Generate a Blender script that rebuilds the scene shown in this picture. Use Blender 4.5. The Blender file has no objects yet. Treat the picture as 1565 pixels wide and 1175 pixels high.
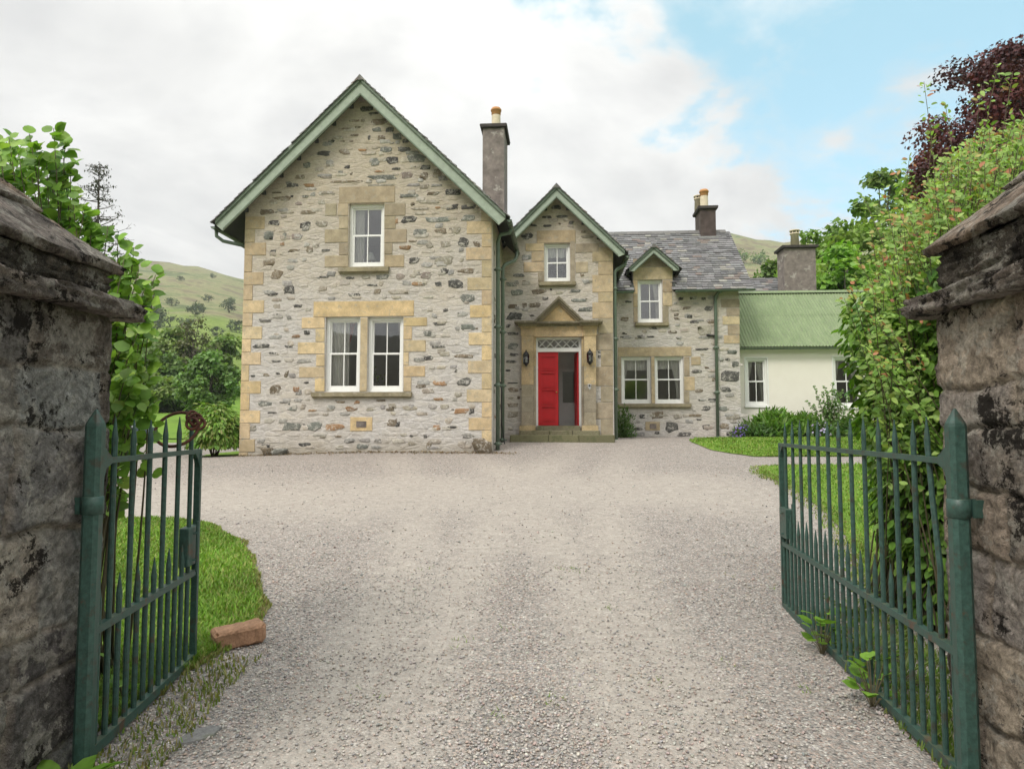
import bpy, bmesh, math, random
import numpy as np
from mathutils import Vector, Matrix, noise as mnoise
R = math.radians
sc = bpy.context.scene
COL = sc.collection
# ------------------------------------------------------------------ camera
EYE, FPX = 1.45, 1043.0
PITCH = math.atan((652 - 587.5) / FPX)
cam = bpy.data.cameras.new('camera'); cam_o = bpy.data.objects.new('camera', cam); COL.objects.link(cam_o)
cam_o.location = (0, 0, EYE); cam_o.rotation_euler = (R(90) + PITCH, 0, 0)
cam.sensor_width = 36; cam.lens = FPX / 1565 * 36; cam.clip_start = .05; cam.clip_end = 6000
sc.camera = cam_o
# ------------------------------------------------------------------ light
sc.view_settings.view_transform = 'Standard'; sc.view_settings.look = 'None'
sc.view_settings.exposure = 0.70; sc.view_settings.gamma = 1
SUN_DIR = Vector((-.5, -.62, .85)).normalized()
sun = bpy.data.lights.new('sun', 'SUN'); sun.energy = 1.5; sun.angle = R(18); sun.color = (1, .95, .87)
sun_o = bpy.data.objects.new('sun', sun); COL.objects.link(sun_o); sun_o.location = (-20, -20, 40)
sun_o.rotation_euler = (-SUN_DIR).to_track_quat('-Z', 'Y').to_euler()


def ray(px, py):
    x = (px - 782.5) / FPX; y = (587.5 - py) / FPX
    return Vector((x, math.cos(PITCH) - y * math.sin(PITCH), math.sin(PITCH) + y * math.cos(PITCH)))


def at(px, py, Y):
    d = ray(px, py); t = Y / d.y
    return Vector((d.x * t, Y, EYE + d.z * t))


# ------------------------------------------------------------------ node helpers
class G:
    def __init__(s, nt): s.nt = nt; s.l = nt.links
    def n(s, t, **k):
        nd = s.nt.nodes.new(t)
        for a, b in k.items():
            if a.startswith('i_'):
                nd.inputs[a[2:].replace('_', ' ')].default_value = b
            else: setattr(nd, a, b)
        return nd
    def put(s, sock, v):
        if v is None: return
        if hasattr(v, 'is_linked') or hasattr(v, 'links'): s.l.new(v, sock)
        else:
            if isinstance(v, tuple) and len(v) == 3 and sock.type == 'RGBA': v = v + (1,)
            sock.default_value = v
    def pos(s, kind='Object'): return s.n('ShaderNodeTexCoord').outputs[kind]
    def mapv(s, vec, scale=(1, 1, 1), rot=(0, 0, 0)):
        m = s.n('ShaderNodeMapping'); s.put(m.inputs['Vector'], vec); m.inputs['Scale'].default_value = scale
        m.inputs['Rotation'].default_value = rot; return m.outputs[0]
    def noise(s, vec, scale=5, detail=4, rough=.55, dist=0, out='Fac'):
        m = s.n('ShaderNodeTexNoise'); s.put(m.inputs['Vector'], vec)
        m.inputs['Scale'].default_value = scale; m.inputs['Detail'].default_value = detail
        m.inputs['Roughness'].default_value = rough; m.inputs['Distortion'].default_value = dist
        return m.outputs[out]
    def voro(s, vec, scale=5, feature='F1', rnd=1, out='Distance'):
        m = s.n('ShaderNodeTexVoronoi', feature=feature); s.put(m.inputs['Vector'], vec)
        m.inputs['Scale'].default_value = scale; m.inputs['Randomness'].default_value = rnd
        return m.outputs[out]
    def ramp(s, f, stops, interp='LINEAR'):
        m = s.n('ShaderNodeValToRGB'); s.put(m.inputs[0], f); cr = m.color_ramp; cr.interpolation = interp
        while len(cr.elements) < len(stops): cr.elements.new(.5)
        for e, (p, c) in zip(cr.elements, stops):
            e.position = p; e.color = (c, c, c, 1) if isinstance(c, (int, float)) else tuple(c) + (1,)
        return m.outputs[0]
    def mix(s, f, a, b, mode='MIX'):
        m = s.n('ShaderNodeMix', data_type='RGBA', blend_type=mode); m.clamp_factor = True
        s.put(m.inputs[0], f); s.put(m.inputs[6], a); s.put(m.inputs[7], b); return m.outputs[2]
    def math(s, op, a, b=None, clamp=False):
        m = s.n('ShaderNodeMath', operation=op); m.use_clamp = clamp
        s.put(m.inputs[0], a); s.put(m.inputs[1], b); return m.outputs[0]
    def attr(s, name='Col'): return s.n('ShaderNodeAttribute', attribute_name=name).outputs['Color']
    def bump(s, h, strength=.5, dist=.01, normal=None):
        m = s.n('ShaderNodeBump'); s.put(m.inputs['Height'], h); m.inputs['Strength'].default_value = strength
        m.inputs['Distance'].default_value = dist; s.put(m.inputs['Normal'], normal); return m.outputs[0]
    def out(s, surf): s.l.new(surf, s.n('ShaderNodeOutputMaterial').outputs and [q for q in s.nt.nodes if q.type == 'OUTPUT_MATERIAL'][0].inputs[0])
    def principled(s, color, rough=.8, normal=None, metal=0, spec=.3):
        p = s.n('ShaderNodeBsdfPrincipled'); s.put(p.inputs['Base Color'], color); s.put(p.inputs['Roughness'], rough)
        p.inputs['Metallic'].default_value = metal; p.inputs['Specular IOR Level'].default_value = spec
        s.put(p.inputs['Normal'], normal); return p.outputs[0]


def newmat(name, fn):
    m = bpy.data.materials.new(name); m.use_nodes = True; m.node_tree.nodes.clear()
    g = G(m.node_tree); s = fn(g)
    o = m.node_tree.nodes.new('ShaderNodeOutputMaterial'); m.node_tree.links.new(s, o.inputs[0]); return m


# ------------------------------------------------------------------ sky
world = bpy.data.worlds.new('World'); sc.world = world; world.use_nodes = True
wt = world.node_tree; wt.nodes.clear(); g = G(wt)
sky = g.n('ShaderNodeTexSky', sky_type='NISHITA'); sky.sun_disc = False
sky.sun_elevation = math.asin(SUN_DIR.z); sky.sun_rotation = math.atan2(SUN_DIR.x, SUN_DIR.y)
sky.air_density = 1.0; sky.dust_density = 1.2; sky.ozone_density = 1.5
d = g.pos('Generated')
sep = g.n('ShaderNodeSeparateXYZ'); g.put(sep.inputs[0], d)
zz = g.math('ADD', g.math('MAXIMUM', sep.outputs[2], 0.0), .22)
cmb = g.n('ShaderNodeCombineXYZ'); g.put(cmb.inputs[0], g.math('DIVIDE', sep.outputs[0], zz)); g.put(cmb.inputs[1], g.math('DIVIDE', sep.outputs[1], zz))
proj = cmb.outputs[0]
nA, nB = ray(850, 0), ray(1330, 345)
nrm = nA.cross(nB).normalized()
if nrm.dot(ray(1350, 60)) < 0: nrm = -nrm
vd = g.n('ShaderNodeVectorMath', operation='DOT_PRODUCT'); g.put(vd.inputs[0], d); vd.inputs[1].default_value = nrm
bias = vd.outputs['Value']
n1 = g.noise(proj, 2.9, 11, .56, .15); n2 = g.noise(proj, .9, 6, .6, .8)
v = g.math('ADD', g.math('ADD', bias, .045), g.math('MULTIPLY', g.math('SUBTRACT', n1, .5), .85))
blue = g.ramp(v, [(0.0, 0), (.03, .18), (.075, .72), (.13, .95), (1, .98)])
wisp = g.ramp(g.noise(proj, 3.1, 10, .62, .5), [(.52, 0), (.75, .55)])
bluef = g.math('MULTIPLY', g.math('MULTIPLY', blue, g.math('SUBTRACT', 1, wisp)), g.ramp(sep.outputs[1], [(.1, 0), (.45, 1)]))
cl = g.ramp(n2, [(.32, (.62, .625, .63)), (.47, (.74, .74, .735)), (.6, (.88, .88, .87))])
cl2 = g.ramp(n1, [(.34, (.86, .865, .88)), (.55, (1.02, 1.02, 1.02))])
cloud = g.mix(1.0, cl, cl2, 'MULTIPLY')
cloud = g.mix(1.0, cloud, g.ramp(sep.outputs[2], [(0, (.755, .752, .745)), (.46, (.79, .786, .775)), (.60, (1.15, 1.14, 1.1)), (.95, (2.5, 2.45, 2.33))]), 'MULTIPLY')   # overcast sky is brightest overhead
bg1 = g.n('ShaderNodeBackground'); g.put(bg1.inputs[0], sky.outputs[0]); bg1.inputs[1].default_value = .105
bgv = g.n('ShaderNodeBackground'); bgv.inputs[0].default_value = (.13, .295, .27, 1); bgv.inputs[1].default_value = .9   # thin high veil
add = g.n('ShaderNodeAddShader'); g.l.new(bg1.outputs[0], add.inputs[0]); g.l.new(bgv.outputs[0], add.inputs[1])
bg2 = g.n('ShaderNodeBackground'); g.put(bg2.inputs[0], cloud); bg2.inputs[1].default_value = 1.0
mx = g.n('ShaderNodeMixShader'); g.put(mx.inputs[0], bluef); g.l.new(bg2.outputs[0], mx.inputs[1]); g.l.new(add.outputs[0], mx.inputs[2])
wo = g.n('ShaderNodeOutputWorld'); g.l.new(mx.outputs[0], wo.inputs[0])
world.cycles.sampling_method = 'MANUAL'; world.cycles.sample_map_resolution = 512


# ------------------------------------------------------------------ materials
def attr_stone(name, sc1=7, amt=.5, rough=.9, bump=.5, dist=.012, fine=60, spot=None, spec=.2, mortar=False):
    def f(g):
        p = g.pos(); c = g.attr()
        n = g.noise(p, sc1, 6, .65); nf = g.noise(p, fine, 3, .6)
        if mortar: c = g.mix(g.ramp(g.math('ADD', g.math('MULTIPLY', g.noise(p, 6, 6, .8, .6), .6), g.math('MULTIPLY', g.noise(p, 26, 5, .8), .4)), [(.50, 0), (.60, .92)]), c, (.52, .495, .45))
        c = g.mix(amt, c, g.mix(1, c, g.ramp(n, [(.25, .45), (.5, .95), (.75, 1.5)]), 'MULTIPLY'))
        c = g.mix(.5, c, g.mix(1, c, g.ramp(nf, [(.3, .55), (.7, 1.4)]), 'MULTIPLY'))
        if spot: c = g.mix(g.ramp(g.noise(p, spot[0], 5, .7), [(spot[1], 0), (spot[1] + .1, .7)]), c, spot[2])
        h = g.math('ADD', g.math('MULTIPLY', n, .7), g.math('MULTIPLY', nf, .35))
        return g.principled(c, rough, g.bump(h, bump, dist), spec=spec)
    return newmat(name, f)


def paint(name, col, rough=.5, wear=None, var=.25, bump=.15, scale=9, spec=.4, metal=0):
    def f(g):
        p = g.pos(); n = g.noise(p, scale, 6, .6)
        c = g.mix(var, col, g.mix(1, col, g.ramp(n, [(.3, .5), (.7, 1.45)]), 'MULTIPLY'))
        if wear:
            m = g.ramp(g.noise(p, wear[0], 7, .7), [(wear[1], 0), (wear[1] + .06, wear[3])]); c = g.mix(m, c, wear[2])
        return g.principled(c, rough, g.bump(g.noise(p, scale * 6, 4), bump, .004), spec=spec, metal=metal)
    return newmat(name, f)


def f_wall(g):
    p = g.pos(); pd = g.mix(.06, p, g.noise(p, 3.2, 3, out='Color'), 'ADD')
    st = g.mapv(pd, (1, 1, 2.6))
    v = g.voro(st, 2.7, 'SMOOTH_F1'); cell = g.voro(st, 2.7, 'F1', out='Color')
    edge = g.voro(st, 2.7, 'DISTANCE_TO_EDGE')
    big = g.noise(p, .55, 4); mid = g.noise(g.mapv(p, (1, 1, 2.2)), 6, 7, .68); fine = g.noise(p, 55, 4, .65)
    cs = g.n('ShaderNodeSeparateColor'); g.put(cs.inputs[0], cell)
    stone = g.ramp(cs.outputs[0], [(0, (.50, .475, .42)), (.35, (.57, .535, .455)), (.7, (.54, .50, .43)), (1, (.46, .44, .405))])
    mortar = g.ramp(mid, [(.25, (.40, .385, .355)), (.5, (.565, .54, .49)), (.75, (.67, .645, .59))])
    c = g.mix(g.ramp(g.math('ADD', edge, g.math('MULTIPLY', g.math('SUBTRACT', mid, .5), .5)), [(.05, 0), (.22, .6)]), mortar, stone)
    joint = g.noise(g.mapv(pd, (1, 1, 3.5)), 3.6, 9, .72, 1.2)
    c = g.mix(g.ramp(g.math('ABSOLUTE', g.math('SUBTRACT', joint, .5)), [(0, .55), (.018, .35), (.04, 0)]), c, (.31, .285, .245))     # ragged lines of the pointing
    c = g.mix(g.ramp(mid, [(.55, 0), (.70, .7)]), c, (.33, .315, .295))      # grey smears of lime and lichen
    c = g.mix(g.ramp(big, [(.42, 0), (.62, .5)]), c, g.mix(1, c, (.98, .93, .83), 'MULTIPLY'))
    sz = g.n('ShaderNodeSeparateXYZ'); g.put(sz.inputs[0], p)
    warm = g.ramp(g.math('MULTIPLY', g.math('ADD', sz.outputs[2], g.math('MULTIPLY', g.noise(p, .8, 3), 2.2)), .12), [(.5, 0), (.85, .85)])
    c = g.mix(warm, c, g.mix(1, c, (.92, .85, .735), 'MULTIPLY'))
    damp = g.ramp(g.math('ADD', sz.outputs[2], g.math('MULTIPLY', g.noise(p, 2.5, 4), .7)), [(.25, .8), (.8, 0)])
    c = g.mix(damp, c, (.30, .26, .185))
    c = g.mix(.6, c, g.mix(1, c, g.ramp(fine, [(.3, .68), (.7, 1.25)]), 'MULTIPLY'))
    c = g.mix(1.0, c, (.985, .985, 1.045), 'MULTIPLY')
    h = g.math('ADD', g.math('ADD', g.math('MULTIPLY', mid, 1.0), g.math('MULTIPLY', fine, .4)), g.ramp(edge, [(0, 0), (.16, .8)]))
    return g.principled(c, .92, g.bump(h, .6, .014), spec=.15)


MAT = {}
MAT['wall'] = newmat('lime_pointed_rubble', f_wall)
MAT['rubble'] = attr_stone('rubble_stone', 9, .6, .92, .9, .018, mortar=True, spec=.1)
MAT['ashlar'] = attr_stone('dressed_sandstone', 4, .6, .92, .6, .012, spot=(7, .55, (.36, .325, .26)))
MAT['slate'] = attr_stone('roof_slate', 10, .4, .72, .4, .006, spot=(14, .63, (.34, .33, .29)), spec=.3)
MAT['sage'] = paint('sage_green_paint', (.32, .375, .305), .6, (6, .62, (.22, .26, .21), .6), .25)
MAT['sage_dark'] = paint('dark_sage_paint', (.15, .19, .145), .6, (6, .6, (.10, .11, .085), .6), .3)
MAT['pipe'] = paint('dark_green_pipe_paint', (.115, .155, .115), .5, (8, .66, (.16, .15, .11), .6))
MAT['soffit'] = paint('dark_soffit', (.05, .055, .05), .8)
MAT['white'] = paint('white_gloss_paint', (.80, .80, .78), .4, var=.08)
MAT['red'] = paint('red_door_paint', (.52, .012, .018), .42, (18, .70, (.40, .12, .10), .5), .15)
MAT['plaster'] = paint('interior_plaster', (.60, .58, .54), .9, var=.1)
MAT['inner_white'] = paint('pale_grey_inner_door', (.74, .72, .69), .6, var=.1)
MAT['floor'] = paint('interior_floor', (.16, .11, .08), .6)
MAT['harl'] = paint('grey_harled_chimney', (.215, .185, .168), .95, (3.2, .57, (.42, .40, .36), .75), .75, .8, 5)
MAT['harl_dark'] = paint('dark_harled_chimney', (.085, .065, .06), .95, (4.0, .62, (.22, .20, .18), .6), .7, .8, 5)
MAT['cope'] = paint('chimney_cope_stone', (.055, .048, .045), .9, (5, .6, (.13, .12, .11), .6), .5)
MAT['pot'] = paint('cream_clay_pot', (.62, .54, .40), .7, (6, .6, (.40, .34, .25), .6))
MAT['terra'] = paint('orange_clay_pot', (.50, .25, .10), .8, (6, .55, (.30, .17, .09), .6))
MAT['black'] = paint('black_metal', (.016, .016, .018), .45)
MAT['brass'] = paint('brass', (.55, .40, .14), .35, metal=.9)
MAT['brick'] = attr_stone('old_brick', 12, .7, .95, .8, .01)
MAT['tyre'] = paint('tyre_rubber', (.02, .02, .021), .85)
MAT['chrome'] = paint('alloy_metal', (.55, .55, .56), .3, metal=.8)
MAT['carpaint'] = paint('dark_grey_car_paint', (.035, .037, .042), .25, var=.05, spec=.6)
MAT['wood'] = paint('weathered_wood', (.30, .25, .20), .85, var=.5)
MAT['chairwood'] = paint('varnished_pine', (.42, .17, .06), .5, var=.3)
MAT['net'] = paint('white_curtain_cloth', (.82, .80, .76), .9, var=.06)
MAT['redcloth'] = paint('red_curtain_cloth', (.30, .035, .03), .9)
MAT['step'] = attr_stone('worn_step_stone', 5, .6, .9, .6, .012, spot=(5, .52, (.09, .10, .05)))


def f_render(g):
    p = g.pos(); n = g.noise(p, 3, 5); f = g.noise(p, 40, 4, .7)
    c = g.mix(g.ramp(n, [(.4, 0), (.8, .5)]), (.81, .775, .70), (.74, .70, .615))
    return g.principled(c, .95, g.bump(f, .5, .008), spec=.1)


MAT['cream'] = newmat('cream_roughcast', f_render)


def f_corr(g):
    p = g.pos(); n = g.noise(g.mapv(p, (1.5, .5, .5)), 4, 8, .72); n2 = g.noise(g.mapv(p, (5, .6, .6)), 9, 6, .75)
    c = g.mix(g.ramp(n, [(.35, 0), (.65, .8)]), (.16, .215, .11), (.24, .30, .165))
    c = g.mix(g.ramp(n2, [(.53, 0), (.62, .75)]), c, (.17, .17, .14))
    c = g.mix(g.ramp(g.noise(p, 22, 3, .6), [(.66, 0), (.7, .6)]), c, (.40, .42, .34))
    return g.principled(c, .75, g.bump(n2, .2, .005), spec=.25)


MAT['corr'] = newmat('green_corrugated_iron', f_corr)


def f_iron(g):
    p = g.pos(); n = g.noise(p, 12, 7, .7); n3 = g.noise(p, 45, 5, .7)
    c = g.mix(.7, (.029, .066, .054), g.mix(1, (.029, .066, .054), g.ramp(n3, [(.3, .55), (.7, 1.8)]), 'MULTIPLY'))
    c = g.mix(g.ramp(n, [(.55, 0), (.64, .75)]), c, (.045, .036, .026))
    c = g.mix(g.ramp(g.noise(p, 5, 6, .75), [(.60, 0), (.66, .8)]), c, (.10, .042, .022))
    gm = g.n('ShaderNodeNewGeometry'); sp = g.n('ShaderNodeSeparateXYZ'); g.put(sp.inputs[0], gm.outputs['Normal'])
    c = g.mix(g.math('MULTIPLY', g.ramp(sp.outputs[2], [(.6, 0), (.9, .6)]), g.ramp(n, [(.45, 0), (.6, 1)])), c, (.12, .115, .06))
    return g.principled(c, g.ramp(n3, [(.3, .35), (.7, .6)]), g.bump(n3, .35, .003), spec=.45)


MAT['iron'] = newmat('green_painted_iron', f_iron)
MAT['rust'] = paint('rusty_iron', (.075, .03, .02), .85, (15, .5, (.16, .06, .035), .7), .6, .5, 25)


def f_glass(g):
    tr = g.n('ShaderNodeBsdfTransparent'); tr.inputs[0].default_value = (.93, .94, .94, 1)
    gl = g.n('ShaderNodeBsdfGlossy'); gl.inputs['Roughness'].default_value = .015; gl.inputs[0].default_value = (1, 1, 1, 1)
    g.put(gl.inputs['Normal'], g.bump(g.noise(g.pos(), 2.2, 2), .05, .02))
    fr = g.n('ShaderNodeFresnel'); fr.inputs[0].default_value = 1.5
    m = g.n('ShaderNodeMixShader'); g.put(m.inputs[0], g.math('ADD', fr.outputs[0], .14, True))
    g.l.new(tr.outputs[0], m.inputs[1]); g.l.new(gl.outputs[0], m.inputs[2]); return m.outputs[0]


MAT['glass'] = newmat('old_window_glass', f_glass)


def leafmat(name, trans=.35, gloss=.35):
    def f(g):
        c = g.attr(); p = g.pos(); c = g.mix(.35, c, g.mix(1, c, g.ramp(g.noise(p, 30, 2), [(.3, .6), (.7, 1.4)]), 'MULTIPLY'))
        a = g.principled(c, .5, spec=gloss)
        t = g.n('ShaderNodeBsdfTranslucent'); g.put(t.inputs[0], g.mix(1, c, (1.25, 1.35, .6), 'MULTIPLY'))
        m = g.n('ShaderNodeMixShader'); m.inputs[0].default_value = trans
        g.l.new(a, m.inputs[1]); g.l.new(t.outputs[0], m.inputs[2]); return m.outputs[0]
    return newmat(name, f)


MAT['leaf'] = leafmat('leaf'); MAT['copper'] = leafmat('copper_leaf', .2, .3); MAT['blade'] = leafmat('grass_blade', .3, .2)
MAT['petal'] = leafmat('petal', .3, .1)
MAT['bark'] = paint('bark', (.075, .062, .05), .95, (6, .6, (.14, .14, .11), .5), .7, .8, 12)
MAT['stem'] = paint('green_brown_stem', (.10, .085, .045), .8, var=.4)


def f_pillar(tint):
    def f(g):
        p = g.pos(); c = g.attr()
        n1 = g.noise(p, 3.2, 8, .7, .5); n2 = g.noise(p, 9, 8, .75, .6); n3 = g.noise(p, 34, 6, .75); n4 = g.noise(p, 130, 3, .7)
        c = g.mix(.9, c, g.mix(1, c, g.ramp(n2, [(.34, .45), (.5, .98), (.66, 1.55)]), 'MULTIPLY'))
        c = g.mix(g.ramp(n1, [(.54, 0), (.60, .4)]), c, tint)
        c = g.mix(g.ramp(g.noise(p, 4.6, 12, .76, .3), [(.515, 0), (.545, .6), (.66, .35)]), c, (.42, .395, .345))      # lichen crust
        c = g.mix(.8, c, g.mix(1, c, g.ramp(n3, [(.34, .38), (.52, 1), (.68, 1.65)]), 'MULTIPLY'))
        c = g.mix(g.ramp(g.voro(g.mix(.25, p, g.noise(p, 40, 4, out='Color'), 'ADD'), 26), [(.10, .85), (.17, 0)]), c, (.46, .44, .40))     # white lichen spots
        c = g.mix(g.ramp(g.noise(p, 8.5, 12, .8), [(.57, 0), (.60, .75)]), c, (.05, .044, .04))
        c = g.mix(g.ramp(g.noise(p, 2.9, 13, .82, .15), [(.548, 0), (.565, .95)]), c, (.016, .013, .011))       # black moss
        gm = g.n('ShaderNodeNewGeometry'); sp = g.n('ShaderNodeSeparateXYZ'); g.put(sp.inputs[0], gm.outputs['Normal'])
        h = g.math('ADD', g.math('ADD', g.math('MULTIPLY', n2, 1.0), g.math('MULTIPLY', n3, .8)), g.math('MULTIPLY', n4, .4))
        return g.principled(c, .93, g.bump(h, 1.0, .035), spec=.12)
    return f


MAT['pillarL'] = newmat('dark_lichened_masonry', f_pillar((.15, .135, .122)))
MAT['pillarR'] = newmat('brown_lichened_masonry', f_pillar((.29, .235, .19)))
MAT['capstone'] = newmat('weathered_cap_slabs', f_pillar((.32, .26, .21)))


def f_gravel(g):
    p = g.pos(); w = g.noise(p, .33, 5, .6, .6)
    cell = g.voro(p, 78, 'F1', out='Color'); dist = g.voro(p, 78, 'F1'); cs = g.n('ShaderNodeSeparateColor'); g.put(cs.inputs[0], cell)
    cell2 = g.voro(p, 40, 'F1', out='Color'); cs2 = g.n('ShaderNodeSeparateColor'); g.put(cs2.inputs[0], cell2)
    peb = g.ramp(cs.outputs[0], [(0, (.12, .115, .112)), (.2, (.25, .232, .215)), (.45, (.34, .305, .275)), (.62, (.37, .29, .25)), (.8, (.295, .28, .265)), (.93, (.46, .43, .39)), (1, (.58, .545, .50))])
    peb = g.mix(.35, peb, g.mix(1, peb, g.ramp(cs2.outputs[1], [(0, .5), (.5, 1), (1, 1.4)]), 'MULTIPLY'))
    peb = g.mix(g.ramp(dist, [(.5, 0), (.8, .45)]), peb, (.22, .195, .17))
    dust = g.ramp(g.noise(p, 28, 6, .7), [(.3, (.285, .255, .222)), (.7, (.45, .405, .358))])
    ta = g.n('ShaderNodeSeparateColor'); g.put(ta.inputs[0], g.attr())
    track = g.ramp(g.math('ADD', g.math('ADD', g.math('MULTIPLY', w, .55), g.math('MULTIPLY', ta.outputs[0], .62)), g.math('MULTIPLY', g.math('SUBTRACT', g.noise(p, 5, 6, .7), .5), .4)), [(.44, 0), (.78, .72)])
    c = g.mix(track, peb, dust)
    c = g.mix(.55, c, g.mix(1, c, g.ramp(g.noise(p, 9, 7, .75), [(.3, .66), (.7, 1.32)]), 'MULTIPLY'))
    c = g.mix(g.ramp(g.noise(p, 1.1, 5, .7), [(.58, 0), (.75, .35)]), c, (.24, .21, .18))
    h = g.math('ADD', g.math('MULTIPLY', g.math('SUBTRACT', 1, dist), g.math('SUBTRACT', 1, g.math('MULTIPLY', track, .7))), g.math('MULTIPLY', g.noise(p, 60, 4, .7), .5))
    return g.principled(c, .95, g.bump(h, .8, .012), spec=.12)


MAT['gravel'] = newmat('pinkish_gravel', f_gravel)
MAT['pebble'] = attr_stone('pebble', 30, .3, .9, .2, .003, 160)


def f_turf(g):
    p = g.pos(); n = g.noise(p, .9, 6, .65); f = g.noise(p, 35, 5, .75)
    c = g.mix(g.ramp(n, [(.35, 0), (.65, 1)]), (.12, .215, .033), (.17, .265, .045))
    c = g.mix(.7, c, g.mix(1, c, g.ramp(f, [(.3, .5), (.7, 1.45)]), 'MULTIPLY'))
    return g.principled(c, .95, g.bump(f, .8, .03), spec=.1)


MAT['turf'] = newmat('mown_turf', f_turf)
MAT['soil'] = paint('dark_soil', (.07, .052, .038), .95, (4, .55, (.05, .085, .02), .8), .7, .8, 14)


def f_hill(g):
    p = g.pos('Object'); sp = g.n('ShaderNodeSeparateXYZ'); g.put(sp.inputs[0], p)
    n = g.noise(p, .013, 10, .68, .8); n2 = g.noise(p, .05, 9, .74); n3 = g.noise(p, .4, 5, .7)
    low = g.mix(g.ramp(n2, [(.4, 0), (.6, 1)]), (.14, .20, .045), (.19, .245, .065))
    high = g.ramp(g.math('ADD', g.math('MULTIPLY', n, .6), g.math('MULTIPLY', n2, .4)), [(.38, (.05, .07, .035)), (.45, (.155, .18, .08)), (.51, (.25, .24, .125)), (.56, (.15, .12, .08)), (.64, (.22, .225, .12))])
    k = g.ramp(g.math('ADD', g.math('MULTIPLY', sp.outputs[2], .01), g.math('MULTIPLY', g.math('SUBTRACT', n, .5), .8)), [(.60, 0), (.72, 1)])
    c = g.mix(k, low, high)
    c = g.mix(g.ramp(g.math('ADD', g.math('MULTIPLY', sp.outputs[1], -.004), g.math('MULTIPLY', n, .5)), [(.45, 0), (.62, 1)]), c, g.mix(n2, (.045, .042, .03), (.085, .075, .05)))     # dark wooded hillside across the valley
    c = g.mix(.6, c, g.mix(1, c, g.ramp(n3, [(.3, .6), (.7, 1.35)]), 'MULTIPLY'))
    return g.principled(c, 1, g.bump(n2, .6, 3), spec=.05)


MAT['hill'] = newmat('hill_pasture', f_hill)


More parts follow.
